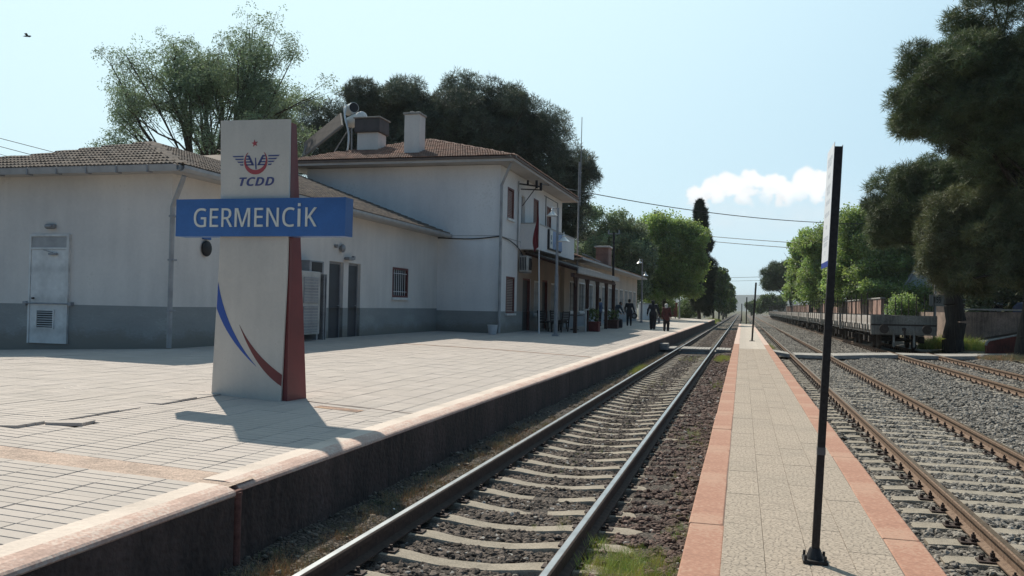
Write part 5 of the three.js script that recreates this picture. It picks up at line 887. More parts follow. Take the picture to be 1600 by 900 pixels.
// ---------- flat wagons on the siding ----------
{
  const pale = mat([0.62, 0.62, 0.6], { map: T.rust, s: 1.2, r: 0.7 }), grey = mat([0.27, 0.28, 0.26], { map: T.wall_dirty, s: 2.3, r: 0.7 }), under = mat([0.05, 0.042, 0.038], { map: T.rust, s: 0.6, r: 0.8 });
  const L = 12.1, hw = 1.36;
  const geos = {};
  function wagon(label, zf) {
    const t = thing('flat_wagon', label, 'wagon', [7.0, -0.385, zf], 0, 'flat wagons coupled on the siding');
    part('floor', b2(-hw, hw, 1.12, 1.2, -L, 0), under, t);
    const E = part('end_board', [b2(-hw, hw, 1.201, 1.6, -0.06, -0.001), b2(-hw, hw, 1.36, 1.42, 0, 0.02), b2(-hw, hw, 1.2, 1.26, 0, 0.025)], grey, t);
    part('end_board', [b2(-hw, hw, 1.201, 1.6, -L + 0.001, -L + 0.06)], grey, t);
    part('headstock', [b2(-hw, hw, 0.72, 1.119, -0.16, 0)], grey, t); part('headstock', [b2(-hw, hw, 0.72, 1.119, -L, -L + 0.16)], grey, t);
    for (const s of [-1, 1]) {
      for (let k = 0; k < 4; k++) { const z0 = -0.07 - k * (L - 0.14) / 4, z1 = z0 - (L - 0.14) / 4 + 0.07; const sb = part('side_board', [b2(s * hw - 0.03, s * hw + 0.03, 0.93, 1.58, z1, z0)], pale, t); part('stake_pocket', [0.2, 0.5, 0.8].map(f => rbox(s * (hw + 0.06), 1.02, lerp(z0, z1, f), 0.07, 0.3, 0.1, 0.01)), grey, sb); }
      part('solebar', [b2(s * 1.2 - 0.06, s * 1.2 + 0.06, 0.78, 1.12, -L + 0.2, -0.2)], pale, t);
      for (let k = 0; k < 6; k++) part('stake', [rbox(s * (hw + 0.05), 1.85, -0.9 - k * 2.05, 0.045, 1.5, 0.045, 0.01)], under, t);
      const bf = part('buffer', [tube([s * 0.88, 0.98, 0], [s * 0.88, 0.98, 0.42], 0.11, 0.09, 12), new THREE.CylinderGeometry(0.2, 0.2, 0.05, 18).rotateX(Math.PI / 2).translate(s * 0.88, 0.98, 0.44)], under, t);
      part('step_bracket', [b2(s * 0.42 - 0.04, s * 0.42 + 0.04, 0.18, 0.98, 0.04, 0.1)], grey, t);
    }
    for (const z of [-2.0, -3.6, -L + 3.6, -L + 2.0]) { const w = part('wheelset', [tube([-0.75, 0.44, z], [0.75, 0.44, z], 0.07), ...[-1, 1].map(s => new THREE.CylinderGeometry(0.44, 0.46, 0.12, 20).rotateZ(Math.PI / 2).translate(s * 0.753, 0.45, z))], under, t); part('axle_box', [-1, 1].map(s => rbox(s * 1.08, 0.46, z, 0.26, 0.3, 0.34, 0.03)), under, w); part('spring', [-1, 1].map(s => rbox(s * 1.1, 0.72, z, 0.1, 0.12, 0.9, 0.03)), under, w); }
    part('brake_gear', [b2(-0.5, 0.5, 0.5, 0.75, -L / 2 - 0.8, -L / 2 + 0.8), tube([-1.1, 0.62, -4.4], [-1.1, 0.62, -L + 4.4], 0.03)], under, t);
    part('coupling', [rbox(0, 0.98, 0.12, 0.14, 0.14, 0.3, 0.03), tube([0, 0.9, 0.25], [0, 0.5, 0.3], 0.04)], under, t);
    part('frame', [b2(-0.5, -0.35, 0.72, 1.1, -L + 0.2, -0.2), b2(0.35, 0.5, 0.72, 1.1, -L + 0.2, -0.2)], under, t);
    return t;
  }
  const w0 = wagon('nearest grey flat wagon whose end board faces the crossing', -42.0);
  const nm = ['second', 'third', 'fourth', 'fifth', 'sixth', 'seventh', 'eighth', 'ninth', 'tenth', 'eleventh', 'twelfth'];
  nm.forEach((n, i) => copyOf(w0, `${n} flat wagon from the crossing in the line on the siding`, [7.0, -0.385, -42.0 - (i + 1) * 13.1]));
}
// ---------- right-hand side: number sign, walls, house, car ----------
{
  const t = thing('distance_sign', 'grey post with a small framed number plate beside the thick pine trunk', 'sign', [9.25, -0.3, -47.2]);
  part('post', tube([0, 0, 0], [0.1, 3.8, 0], 0.06, 0.055, 10), M.greyMetal, t);
  const p = part('plate', [rbox(0.13, 2.28, 0.08, 0.72, 0.56, 0.03, 0.01)], mat([0.22, 0.22, 0.22]), t);
  part('plate_frame', [b2(-0.1, 0.38, 2.47, 2.5, 0.096, 0.105), b2(-0.1, 0.38, 2.08, 2.11, 0.096, 0.105), b2(-0.1, -0.07, 2.11, 2.47, 0.096, 0.105), b2(0.35, 0.38, 2.11, 2.47, 0.096, 0.105)], mat([0.32, 0.32, 0.31]), p);
  part('number', fit(textG('159', fontB, 0.3, 0.005), -0.03, 0.31, 2.17, 0.096), M.dark, p);
}
{
  const t = thing('boundary_wall', 'pinkish brick boundary wall running behind the flat wagons', 'wall', [9.9, -0.35, 0]);
  const pink = mat([0.46, 0.29, 0.235], { map: T.wall_dirty, s: 3 });
  part('wall', b2(-0.12, 0.12, 0, 2.7, -210, -68), pink, t); part('coping', b2(-0.18, 0.18, 2.701, 2.8, -210, -67.95), M.concrete, t);
}
{
  const t = thing('retaining_wall', 'stained pink and grey concrete retaining wall beside the ramp under the pines', 'wall', [0, -0.3, 0]);
  const m = mat([0.36, 0.27, 0.22], { map: T.wall_dirty, s: 2.2 });
  part('wall', [shapeGeo([[11.75, 0.2], [14.6, 0.8], [18, 1.1], [18, 1.85], [11.75, 1.75]], 0.3).translate(0, 0, -52)], m, t); part('return_wall', [b2(11.45, 11.75, -0.2, 1.72, -64, -51.7)], m, t); part('coping', [b2(11.42, 18, 1.86, 1.94, -52.05, -51.65)], M.concrete, t);
}
rawStruct('ramp', (() => { const g = metric(fan([[10.3, -0.27, -41.2], [13.2, -0.2, -41.5], [17, 0.75, -51.6], [11.8, -0.12, -51.6]])); return g; })(), M.asphalt);
{
  const t = thing('kerb_wall', 'low dark red kerb wall with a pale rounded top at the right edge', 'wall', [0, 0, 0]);
  const red = mat([0.19, 0.045, 0.035], { map: T.wall_dirty, s: 1.6 });
  part('wall', [shapeGeo([[10.1, -0.4], [16, 0.4], [16, 0.95], [12, 0.62], [10.5, 0.26], [10.2, 0.2], [10.1, 0.05]], 0.22).translate(0, 0, -41.2)], red, t);
  const cp = [[10.1, 0.0], [10.14, 0.13], [10.22, 0.215], [10.5, 0.285], [12, 0.645], [16, 0.975]]; const l = []; for (let i = 0; i + 1 < cp.length; i++) l.push(bar([cp[i][0], cp[i][1], -41.09], [cp[i + 1][0], cp[i + 1][1], -41.09], 0.24, 0.05)); part('coping', l, M.concrete, t);
}
{
  const t = thing('house', 'dark brick house with a balcony and white windows behind the pines', 'house', [1.3, 0, 0]);
  const brick = mat([0.055, 0.036, 0.033], { map: T.wall_dirty, s: 2 }), pale = mat([0.17, 0.165, 0.155], { map: T.plaster, s: 3 });
  part('wall', [wallZ(-62, 12.2, 30, -0.2, 5.6, [[13.2, 14.6, 2.1, 3.6], [19.2, 20.4, 2.6, 4.1], [21.6, 23.0, 2.6, 4.1], [25, 26.4, 2.6, 4.1]])], brick, t);
  part('wall', [b2(12.2, 12.5, -0.2, 5.6, -69, -62.3)], brick, t);
  for (const [a, b, c, d] of [[13.2, 14.6, 2.1, 3.6]]) windowUnit(t, 'z', a, b, c, d, -62, { frame: M.white, mullion: true });
  for (const a of [19.2, 21.6, 25]) windowUnit(t, 'z', a, a + 1.3, 2.6, 4.1, -62, { frame: M.white, pane: mat([0.7, 0.7, 0.68], { r: 0.4 }) });
  part('roof', shapeGeo([[11.9, 5.6], [30.5, 5.6], [30.5, 5.8], [21, 7.4], [11.9, 5.8]], 8).translate(0, 0, -69.5), M.roofSheet, t);
  const bal = part('balcony', [b2(11.8, 17.5, 1.55, 1.72, -62, -60)], M.concrete, t);
  for (const x of [12, 13.4, 15.1, 17.3]) part('column', rbox(x, 3.6, -60.2, 0.22, 3.75, 0.22, 0.02), pale, t);
  part('lower_wall', b2(11.9, 17.5, -0.3, 1.55, -61.8, -60.3), mat([0.06, 0.03, 0.028], { map: T.wall_dirty, s: 2 }), t);
  for (let k = 0; k < 4; k++) part('rail', tube([11.9, 2.0 + k * 0.25, -60.1], [17.4, 2.0 + k * 0.25, -60.1], 0.022), M.greyMetal, bal);
  part('awning', shapeGeo([[11.8, 4.9], [17.5, 4.9], [17.5, 5.05], [11.8, 5.05]], 2.2).translate(0, 0, -62), M.soffit, t);
}
{
  const t = thing('shed', 'pale gabled shed glimpsed between the green trees and the house', 'shed', [13.6, -0.2, -74]);
  part('wall', shapeGeo([[-1.4, 0], [1.3, 0], [1.3, 3.2], [0.0, 5.6], [-1.4, 3.2]], 4).translate(0, 0, -4), mat([0.5, 0.55, 0.55], { map: T.plaster, s: 2 }), t); part('roof', [bar([1.5, 3.1, -2], [0, 5.75, -2], 4.3, 0.1), bar([-1.6, 3.1, -2], [0, 5.75, -2], 4.3, 0.1)].map(g => g), M.gutter, t);
}
{ // parked car
  const t = thing('parked_car', 'dark blue car parked on the raised ground at the right edge', 'car', [17.2, 1.0, -54.5], -0.5);
  const side = [[-2.1, 0.35], [-2.15, 0.75], [-1.95, 0.95], [-1.2, 1.0], [-0.55, 1.42], [0.75, 1.46], [1.55, 1.05], [2.1, 0.95], [2.2, 0.6], [2.1, 0.32]];
  const s = new THREE.Shape(side.map(p => new THREE.Vector2(...p)));
  part('body', new THREE.ExtrudeGeometry(s, { depth: 1.5, bevelEnabled: true, bevelSize: 0.1, bevelThickness: 0.1, bevelSegments: 3 }).translate(0, 0, -0.75), mat([0.02, 0.035, 0.085], { r: 0.3 }), t);
  for (const q of [-1, 1]) part('side_window', shapeGeo([[-1.0, 1.04], [1.35, 1.06], [0.7, 1.42], [-0.5, 1.39]], 0.02).translate(0, 0, q > 0 ? 0.84 : -0.86), M.glassDark, t);
  for (const x of [-1.35, 1.35]) for (const q of [-1, 1]) { const w = part('wheel', new THREE.CylinderGeometry(0.32, 0.32, 0.2, 20).rotateX(Math.PI / 2).translate(x, 0.32, q * 0.78), M.dark, t); part('rim', new THREE.CylinderGeometry(0.19, 0.19, 0.21, 14).rotateX(Math.PI / 2).translate(x, 0.32, q * 0.785), M.greyMetal, w); }
  for (const q of [-0.55, 0.55]) part('headlight', rbox(-2.2, 0.72, q, 0.08, 0.15, 0.3, 0.04), M.whiteMetal, t);
  part('windscreen', [quad([-1.28, 1.02, -0.68], [-1.28, 1.02, 0.68], [-0.68, 1.42, 0.62], [-0.68, 1.42, -0.62])], M.glassDark, t);
}
rawStruct('terrace', b2(12.6, 60, -0.4, 0.99, -60, -52.3), M.asphalt);

// ---------- wires and a bird ----------
const wire = (label, pts, r = 0.02) => tag(part(numbered('power_line'), curveTube(pts, r, 40, 5), M.steelDark, scene), label, 'power line');
const sag = (a, b, s) => { const o = []; for (let i = 0; i <= 8; i++) { const t = i / 8; o.push([lerp(a[0], b[0], t), lerp(a[1], b[1], t) - s * 4 * t * (1 - t), lerp(a[2], b[2], t)]); } return o; };
wire('overhead wire running from the station house across the tracks to the pines', [[-8.75, 6.75, -37.4], ...sag([-9.1, 8.06, -50], [16.5, 8.75, -75], 0.9)], 0.026);
wire('upper of the two parallel wires crossing the tracks behind the cypress', sag([-9, 11.6, -119], [12, 8.4, -99], 0.15), 0.04);
wire('lower of the two parallel wires crossing the tracks behind the cypress', sag([-9, 10.95, -119], [12, 7.8, -99], 0.15), 0.04);
wire('far wire crossing the tracks highest near the distant pine', sag([-9, 8.35, -200], [14, 9.3, -200], 0.1), 0.04);
wire('far wire crossing the tracks just below the highest distant one', sag([-9, 7.6, -200], [14, 8.5, -200], 0.1), 0.03);
wire('topmost of the three thin wires at the left edge of the sky', sag([-75, 18, -60], [-40, 9.6, -60], 0.05), 0.028);
wire('middle of the three thin wires at the left edge of the sky', sag([-75, 17.3, -60], [-40, 8.9, -60], 0.05), 0.028);
wire('lowest of the three thin wires at the left edge of the sky', sag([-75, 16.6, -60], [-40, 8.3, -60], 0.05), 0.02);
{
  const t = thing('bird', 'dark bird in flight high at the left edge of the sky', 'bird', [-39.5, 16.05, -40], 0.6);
  field([[[-0.12, 0, 0], 0.03, [0.1, 0.02, 0], 0.045], [[0.1, 0.02, 0], 0.04, [0.17, 0.04, 0], 0.03], [[-0.1, 0, 0], 0.02, [-0.22, -0.01, 0], 0.012]], 0.01, mat([0.03, 0.03, 0.035]), 'body', t);
  for (const s of [-1, 1]) part('wing', [tri([[0.08, 0.02, s * 0.02], [-0.06, 0.02, s * 0.02], [0.02, 0.12, s * 0.2], [0.02, 0.12, s * 0.2], [-0.06, 0.02, s * 0.02], [-0.1, 0.05, s * 0.38], [0.02, 0.12, s * 0.2], [-0.1, 0.05, s * 0.38], [0.0, 0.13, s * 0.24]])], mat([0.04, 0.04, 0.045], { double: true }), t);
}

// ---------- trees ----------
function leafCluster(n, R, len, wid) { const l = []; for (let i = 0; i < n; i++) { const d = V(rr(-1, 1), rr(-1, 1), rr(-1, 1)).normalize(), p = d.clone().multiplyScalar(R * Math.pow(rnd(), 0.5)), a = V(rr(-1, 1), rr(-1, 0.3), rr(-1, 1)).normalize(), b = V(rr(-1, 1), rr(-.4, .4), rr(-1, 1)).cross(a).normalize(), L = len * rr(0.7, 1.2), W = wid * rr(0.7, 1.2); const q = (u, v) => p.clone().addScaledVector(a, u * L).addScaledVector(b, v * W).toArray(); l.push(q(0, 0), q(0.45, 0.5), q(1, 0), q(0, 0), q(1, 0), q(0.45, -0.5)); } return tri(l); }
function needleCluster(n, R, len, wid) { const l = []; for (let i = 0; i < n; i++) { const d = V(rr(-1, 1), rr(-0.5, 1), rr(-1, 1)).normalize(), p = d.clone().multiplyScalar(R * rnd() * 0.6), b = V(rr(-1, 1), rr(-1, 1), rr(-1, 1)).cross(d).normalize(), L = len * rr(0.7, 1.2); l.push(p.clone().addScaledVector(b, wid).toArray(), p.clone().addScaledVector(b, -wid).toArray(), p.clone().addScaledVector(d, L).toArray()); } return tri(l); }
const CL = { broad: leafCluster(13, 0.34, 0.17, 0.12), fine: leafCluster(20, 0.4, 0.17, 0.065), far: leafCluster(12, 0.5, 0.34, 0.26), pine: needleCluster(26, 0.26, 0.19, 0.0105), pineFar: needleCluster(26, 0.42, 0.26, 0.021), cyp: needleCluster(30, 0.25, 0.32, 0.022) };
function limb(list, pts, r0, r1) { for (let i = 0; i + 1 < pts.length; i++) list.push(tube(pts[i], pts[i + 1], lerp(r0, r1, i / (pts.length - 1)), lerp(r0, r1, (i + 1) / (pts.length - 1)), 7)); }
function bend(a, b, k, n = 4) { const o = [V(...a)]; for (let i = 1; i < n; i++) { const t = i / n; o.push(V(lerp(a[0], b[0], t) + rr(-k, k), lerp(a[1], b[1], t) + rr(-k, k) * 0.5 + k * Math.sin(t * 3.14) * -0.3, lerp(a[2], b[2], t) + rr(-k, k))); } o.push(V(...b)); return o; }
/* blobs: [x, y, z, rx, ry, rz, clusters]; hollow: 0 fills the volume, 1 keeps to the surface */
function tree(name, label, cat, base, trunkTop, r0, blobs, o) {
  const t = thing(name, label, cat, base, 0, o.group);
  const rel = (p) => [p[0] - base[0], p[1] - base[1], p[2] - base[2]];
  const w = []; const tt = rel(trunkTop);
  limb(w, bend([0, -0.3, 0], tt, Math.min(0.09, r0 * 0.3), 6), r0, r0 * 0.66);
  for (const b of blobs) { const c = rel(b); const m = Math.max(2, o.limbs ?? 3); for (let i = 0; i < m; i++) { const e = [c[0] + rr(-0.5, 0.5) * b[3], c[1] + rr(-0.5, 0.4) * b[4], c[2] + rr(-0.5, 0.5) * b[5]]; const mid = bend(tt, e, r0 * 1.2, 4); limb(w, mid, r0 * 0.42, r0 * 0.08); for (let q = 0; q < 2; q++) { const f = mid[3]; limb(w, bend(f.toArray(), [e[0] + rr(-0.6, 0.6) * b[3], e[1] + rr(-0.2, 0.6) * b[4], e[2] + rr(-0.6, 0.6) * b[5]], r0 * 0.6, 3), r0 * 0.14, r0 * 0.04); } } }
  part('trunk', w, o.bark || M.bark, t);
  const L = [], C = [];
  for (const b of blobs) {
    const c = rel(b), n = b[6], sd = Math.floor(rnd() * 1000);
    let made = 0, tries = 0;
    // sub-lumps give an uneven outline with light and dark clumps
    const lumps = []; const nl = o.lumps ?? 22; for (let i = 0; i < nl; i++) { const d = V(rr(-1, 1), rr(-0.75, 1), rr(-1, 1)).normalize().multiplyScalar(Math.pow(rnd(), 0.33)); const k = rr(0.24, 0.42) * (o.lumpSize ?? 1); lumps.push([d.x * (1 - k * 0.5), d.y * (1 - k * 0.5), d.z * (1 - k * 0.5), k, rr(0.72, 1.28)]); }
    while (made < n && tries++ < n * 6) {
      const lp = lumps[Math.floor(rnd() * lumps.length)]; const d = V(rr(-1, 1), rr(-1, 1), rr(-1, 1)); if (d.lengthSq() > 1) continue; const r = Math.pow(d.length(), 0.4); d.normalize().multiplyScalar(r);
      const x = lp[0] + d.x * lp[3], y = lp[1] + d.y * lp[3] * (o.flat ?? 0.8), z = lp[2] + d.z * lp[3];
      if (o.cut !== undefined && y < o.cut) continue;
      const s = (o.size ?? 1) * rr(0.7, 1.25);
      const q = o.up ? QE(rr(-0.7, 0.7), rr(0, 6.28), rr(-0.7, 0.7)) : QE(rr(-1.2, 1.2), rr(0, 6.28), rr(-1.2, 1.2));
      L.push(MX(V(c[0] + x * b[3], c[1] + y * b[4], c[2] + z * b[5]), q, V(s, s, s))); const k = lp[4] * rr(0.75, 1.25); C.push(new THREE.Color().setRGB(k * rr(0.9, 1.15), k, k * rr(0.8, 1.1))); made++;
    }
  }
  foliage('crown', o.cluster, o.leaf, L, t, C);
  return t;
}
// open-crowned tree behind the wing: limbs fan out from a low fork to a dome of leafy twigs
{
  const base = [-27.1, 0, -40], t = thing('tree', 'large open-crowned tree with fanning branches behind the low station wing', 'tree', base);
  const wood = [], L = [], C = [], fork = V(0.3, 4.6, 0);
  limb(wood, bend([0, -0.3, 0], fork.toArray(), 0.08, 5), 0.34, 0.26);
  const dome = (az, el, r) => { const c = Math.cos(el), lob = 1 + 0.10 * Math.sin(az * 3 + 1.2) + 0.07 * Math.sin(el * 7 + az * 2); return V(Math.cos(az) * c * 6.5 * r * lob, 9.1 + (el > 0 ? 6.4 : 2.4) * Math.sin(el) * r * lob, Math.sin(az) * c * 6.0 * r * lob); };
  for (let i = 0; i < 13; i++) {
    const az = i / 13 * 6.28 + rr(-0.2, 0.2), el = i % 3 === 0 ? rr(0.9, 1.35) : rr(-0.05, 0.75), p1 = dome(az, el, rr(0.5, 0.62));
    const m = bend(fork.toArray(), p1.toArray(), 0.22, 5); limb(wood, m, 0.15, 0.07);
    for (let j = 0; j < 7; j++) {
      const az2 = az + rr(-0.55, 0.55), el2 = clamp(el + rr(-0.55, 0.5), -0.5, 1.5), p2 = dome(az2, el2, rr(0.72, 0.94)), st = m[2 + Math.floor(rnd() * 4)];
      const q = bend(st.toArray(), p2.toArray(), 0.2, 4); limb(wood, q, 0.055, 0.024);
      for (let k = 0; k < 6; k++) {
        const s0 = q[1 + Math.floor(rnd() * 4)] || p2, p3 = s0.clone().lerp(p2, rr(0.4, 1.15)).add(V(rr(-1, 1), rr(-0.5, 0.85), rr(-1, 1)).multiplyScalar(0.95));
        limb(wood, [s0, p3], 0.02, 0.008); const tone = rr(0.7, 1.3), n = 9 + Math.floor(rnd() * 5);
        for (let c = 0; c < n; c++) { const u = Math.pow(rnd(), 0.6), sc = rr(0.55, 1.05); L.push(MX(s0.clone().lerp(p3, 0.35 + 0.75 * u).add(V(rr(-1, 1), rr(-0.6, 0.6), rr(-1, 1)).multiplyScalar(0.42)), QE(rr(-1, 1), rr(0, 6.28), rr(-1, 1)), V(sc, sc * 0.8, sc))); const kk = tone * rr(0.8, 1.2); C.push(new THREE.Color().setRGB(kk, kk, kk * rr(0.85, 1.1))); }
      }
    }
  }
  part('trunk', wood, M.bark, t);
  foliage('crown', CL.fine, M.leafGrey, L, t, C);
}
const pineO = { cluster: CL.pineFar, leaf: M.needleBlue, lumps: 46, lumpSize: 0.9, size: 1.05, up: true, limbs: 3, cut: -0.75 };
tree('pine_tree', 'broad dark stone pine behind the house roof, its crown left of the chimney', 'pine tree', [-26.5, 0, -60], [-26.5, 8, -60], 0.45, [[-25.9, 14.4, -60, 4.6, 4.1, 4.2, 4200], [-30.2, 12.8, -58, 3.4, 3.5, 3.3, 1900], [-26, 9.8, -60, 5.5, 3.4, 4, 1800], [-23.4, 13.6, -61, 3.2, 3.8, 3.4, 1800]], pineO);
tree('pine_tree', 'broadest dark stone pine behind the house roof, right of the chimney', 'pine tree', [-19, 0, -62], [-19, 8, -62], 0.5, [[-19.6, 14.5, -62, 4.4, 4.3, 4.4, 3300], [-15.3, 12.9, -63, 3.7, 3.9, 3.8, 2200], [-21.9, 13.2, -62, 3.4, 4.0, 4, 2000], [-17.4, 14.2, -62, 3.2, 3.6, 3.6, 1700], [-19.5, 10.0, -62, 6.5, 3, 4, 1400], [-14.5, 9.6, -63, 3.2, 2.8, 3, 1000]], pineO);
tree('pine_tree', 'smaller dark pine beside the mast at the far end of the house roof', 'pine tree', [-13, 0, -66], [-13, 6, -66], 0.4, [[-13.0, 11.4, -66, 2.0, 2.4, 2.2, 1000], [-13.3, 8.3, -66, 2.2, 2.6, 2.2, 900], [-15.5, 9, -66, 2.2, 2.6, 2.2, 700]], pineO);
tree('tree', 'grey-green leafy tree behind the hall, left of the bright green tree', 'tree', [-14, 0, -90], [-14, 5, -90], 0.35, [[-14.2, 9.2, -90, 3.6, 3.2, 3.5, 1500], [-16, 6.5, -89, 3, 2.6, 3, 800], [-11.4, 8.4, -91, 2.4, 2.3, 2.4, 700], [-12.5, 5.2, -90, 3.5, 2.2, 3, 900], [-10.6, 6.0, -89, 2.4, 2.8, 2.2, 1000], [-10.6, 3.2, -88, 1.9, 1.8, 1.8, 500]], { cluster: CL.broad, leaf: M.leafGrey, size: 1.25, limbs: 4 });
tree('tree', 'bright green leafy tree beside the far platform in front of the cypress', 'tree', [-8.2, 0, -95], [-8.2, 3, -95], 0.28, [[-7.4, 8.2, -95, 3.4, 3.9, 3.2, 2200], [-8.8, 5.6, -95, 2.4, 2.4, 2.4, 800], [-5.6, 6.0, -95, 2.0, 2.7, 2.0, 900], [-9.5, 9.7, -96, 2.0, 2.2, 2, 600], [-6.6, 3.9, -95, 2.6, 2.0, 2, 800], [-9.3, 3.6, -94, 1.8, 2.0, 1.8, 600], [-5.6, 8.3, -95, 2.2, 2.6, 2.2, 900]], { cluster: CL.broad, leaf: M.leafBright, size: 1.3, limbs: 3 });
tree('cypress_tree', 'tall dark cypress standing beyond the bright green tree', 'cypress', [-5.3, -0.4, -112], [-5.3, 5, -112], 0.25, [[-5.4, 14.0, -112, 0.5, 1.4, 0.5, 260], [-5.35, 12.6, -112, 0.85, 2.2, 0.85, 600], [-5.25, 10.6, -112, 1.15, 2.8, 1.15, 1000], [-5.1, 8.3, -112, 1.45, 3.2, 1.4, 1200], [-4.95, 6, -112, 1.6, 3.2, 1.55, 1200], [-4.9, 3.6, -112, 1.6, 3.2, 1.6, 1000], [-5, 2, -112, 1.5, 2, 1.5, 500]], { cluster: CL.cyp, leaf: M.cypress, size: 1.2, limbs: 1, lumps: 30, lumpSize: 1, up: true });
const rowO = { cluster: CL.far, leaf: M.leaf, size: 1.15, limbs: 2, group: 'green trees in the row beyond the cypress' };
[[-4.6, -145, 9.2, 2.2], [-4.2, -165, 8.6, 2.0], [-4.0, -190, 8.0, 2.0], [-3.9, -220, 7.5, 2.2], [-5, -260, 8, 2.6]].forEach(([x, z, h, r], i) => tree('tree', `green tree number ${['one', 'two', 'three', 'four', 'five'][i]} of the row beyond the cypress, counted from the cypress`, 'tree', [x, -0.5, z], [x, 2.5, z], 0.2, [[x, h * 0.68, z, r, h * 0.34, r, 900], [x + 0.2, h * 0.36, z, r * 1.1, h * 0.28, r, 600]], rowO));
tree('hedge', 'leafy green hedge under the trees past the end of the hall', 'hedge', [-9.2, 0, -101], [-9.2, 0.8, -101], 0.1, [[-9.3, 1.4, -101, 1.6, 1.3, 3.5, 900]], { cluster: CL.broad, leaf: M.leaf, size: 1.2, limbs: 2 });
tree('hedge', 'leafy green hedge at the foot of the tall dark cypress', 'hedge', [-7.2, 0, -116], [-7.2, 0.8, -116], 0.1, [[-7.2, 1.2, -116, 1.7, 1.5, 5, 700]], { cluster: CL.broad, leaf: M.leaf, size: 1.2, limbs: 2 });
// right-hand side
const gO = { cluster: CL.broad, leaf: M.leafBright, size: 1.25, limbs: 4, lumps: 34, lumpSize: 1.0 };
tree('tree', 'bright green tree behind the nearest wagons, left of the house', 'tree', [12.5, -0.3, -77], [12.3, 3, -77], 0.35, [[12.0, 6.9, -77, 3.4, 3.2, 3, 2600], [9.7, 7.9, -78, 2.6, 2.8, 2.4, 1700], [8.6, 4.6, -79, 2.0, 2.4, 2, 900], [11, 4.3, -76, 3.4, 2.2, 2.2, 1400], [11.3, 2.8, -74, 2.6, 1.2, 1.2, 600], [14.3, 4.6, -76, 2.2, 1.8, 2, 700], [13.5, 2.6, -74, 1.5, 1.5, 1.2, 350]], gO);
tree('tree', 'bright green tree beside the notice post, second from the pines', 'tree', [10.8, -0.3, -95], [10.6, 3, -95], 0.35, [[8.7, 7.6, -95, 3.2, 3.7, 3, 2400], [7.6, 4.4, -97, 2.2, 2.6, 2.2, 1000], [9.8, 4.9, -95, 3.5, 2.4, 2.5, 1300], [10.2, 3.0, -92, 3.0, 1.6, 1.6, 800], [11.6, 8.8, -96, 2.6, 2.8, 2.5, 1000]], gO);
tree('tree', 'lighter green tree with the lowest crown beside the distant dark pine', 'tree', [9, -0.3, -122], [8.8, 3, -122], 0.35, [[8.6, 7.8, -122, 3.2, 3.8, 3.2, 1500], [7.6, 4.8, -125, 2.4, 2.6, 2.6, 900], [9.5, 4.2, -120, 3, 2.4, 2.5, 900]], { ...gO, cluster: CL.far, size: 1.0 });
tree('pine_tree', 'distant dark umbrella pine leaning over the far wagons', 'pine tree', [10.5, -0.3, -188], [9.5, 4, -188], 0.4, [[6.9, 8.0, -190, 3.4, 3.3, 3.0, 1700], [10, 9.4, -188, 2.8, 2.6, 2.4, 800]], { ...pineO, size: 1.9, leaf: M.needle });
tree('tree', 'round pale green bush-like tree at the far end of the line of wagons', 'tree', [7.3, -0.5, -232], [7.3, 1, -232], 0.25, [[7.2, 3.0, -232, 3.3, 2.7, 3, 1100], [4.6, 2.2, -240, 1.6, 2.0, 1.6, 350]], { ...gO, cluster: CL.far, size: 1.1, leaf: M.leaf });
tree('tree', 'small hazy tree far away on the left side of the tracks beyond the row', 'tree', [-7.6, -0.5, -330], [-7.5, 2, -330], 0.3, [[-7.5, 3.2, -330, 2.4, 3.6, 2.4, 420]], { ...rowO, group: undefined, size: 1.5 });
tree('tree', 'small hazy tree far away just left of the round pale green bush-like tree', 'tree', [3.2, -0.5, -330], [3.2, 1, -330], 0.3, [[3.2, 2.4, -330, 2.4, 3.2, 2.2, 420]], { ...rowO, group: undefined, size: 1.5 });
const oliveNeedle = mat([0.13, 0.15, 0.07], { r: 0.8, trans: 0.3 }); oliveNeedle.vertexColors = true;
const darkBark = mat([0.07, 0.055, 0.045], { map: T.bark, s: [0.8, 2.4], bump: T.bark, bs: [0.8, 2.4], bh: 0.03 });
const pineN = { cluster: CL.pine, leaf: M.needle, bark: darkBark, lumps: 64, lumpSize: 0.82, size: 1.15, up: true, limbs: 4, cut: -0.85 };
tree('pine_tree', 'dark pine with the thick trunk behind the sign with the number plate', 'pine tree', [9.35, -0.35, -43.3], [9.5, 4.2, -43.6], 0.5, [[8.2, 6.9, -46, 2.4, 2.3, 2.3, 5700], [9.6, 5.8, -44.8, 2.2, 1.7, 2.2, 3000], [7.4, 5.8, -46, 1.6, 1.6, 1.6, 1650], [10.4, 7.4, -45, 2.1, 1.9, 2.1, 2250]], pineN);
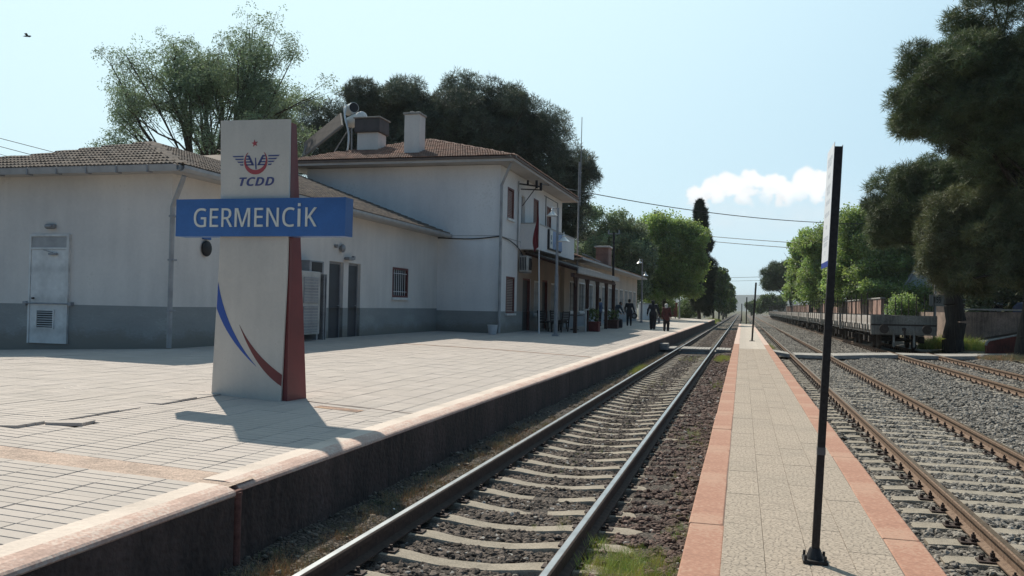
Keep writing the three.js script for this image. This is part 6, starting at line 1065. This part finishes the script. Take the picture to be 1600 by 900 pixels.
tree('pine_tree', 'biggest dark pine reaching out of the frame at the top right', 'pine tree', [10.45, -0.35, -37.6], [11.2, 6.0, -37.6], 0.27, [[8.5, 10.3, -38, 2.9, 2.7, 3.0, 6960], [11.2, 7.6, -38.5, 2.6, 1.5, 2, 2000], [9.8, 7.8, -38, 1.9, 1.4, 1.9, 1740], [9.6, 8.9, -38, 2.3, 1.7, 2.3, 3190], [11.2, 13.4, -38, 3.5, 3.0, 3.2, 5510], [11.2, 8.6, -37.5, 2.4, 1.9, 2.4, 2900], [12, 10.5, -38, 3, 3, 3, 2320]], pineN);
tree('pine_tree', 'lower pine with drooping olive-green branches in front of the house', 'pine tree', [11.1, -0.35, -37.9], [11.5, 3.6, -38.2], 0.25, [[8.6, 4.9, -40.5, 1.5, 1.9, 1.6, 2850], [9.9, 5.0, -39.5, 1.6, 2.1, 1.6, 3000], [11.2, 5.2, -38.8, 1.8, 2.4, 1.8, 3000], [10.9, 3.4, -38.6, 1.5, 1.2, 1.2, 1650], [9.4, 3.3, -39.8, 1.2, 0.9, 1.1, 1200], [9.4, 2.75, -41.5, 1.3, 0.75, 1.0, 800], [11.6, 2.9, -39, 1.4, 0.8, 1.0, 700], [8.2, 3.5, -41, 0.9, 0.7, 0.9, 600]], { ...pineN, leaf: oliveNeedle });
tree('bush', 'dark leafy bushes in front of the house under the pines', 'bush', [15, 0.3, -56], [15, 1.2, -56], 0.1, [[13.9, 2.2, -56, 1.6, 1.7, 1.1, 700], [16.6, 2.6, -56.5, 1.8, 1.6, 1.1, 700], [19.6, 2.3, -56.5, 1.8, 1.4, 1.1, 600]], { cluster: CL.broad, leaf: M.needle, size: 1.1, limbs: 2 });
{ const t = thing('shrub', 'yellow-green shrub showing above the nearest wagon', 'shrub', [10.6, -0.3, -64]); const L = [], C = []; for (let i = 0; i < 420; i++) { const d = V(rr(-1, 1), rr(-1, 1), rr(-1, 1)).normalize().multiplyScalar(Math.pow(rnd(), 0.4)); L.push(MX(V(d.x * 1.1, 1.7 + d.y * 1.3, d.z * 1.1), QE(rr(-1, 1), rr(0, 6), rr(-1, 1)), V(0.9, 0.9, 0.9))); C.push(new THREE.Color().setScalar(rr(0.7, 1.3))); } part('stem', [tube([0, 0, 0], [0.1, 1.6, 0], 0.05), tube([0, 0.5, 0], [-0.5, 1.8, 0.2], 0.03)], M.bark, t); foliage('foliage', CL.broad, M.leafBright, L, t, C); }

scene.fog = new THREE.FogExp2(new THREE.Color().setRGB(0.9, 0.97, 1.0), 0.00017);
renderer.render(scene, camera);
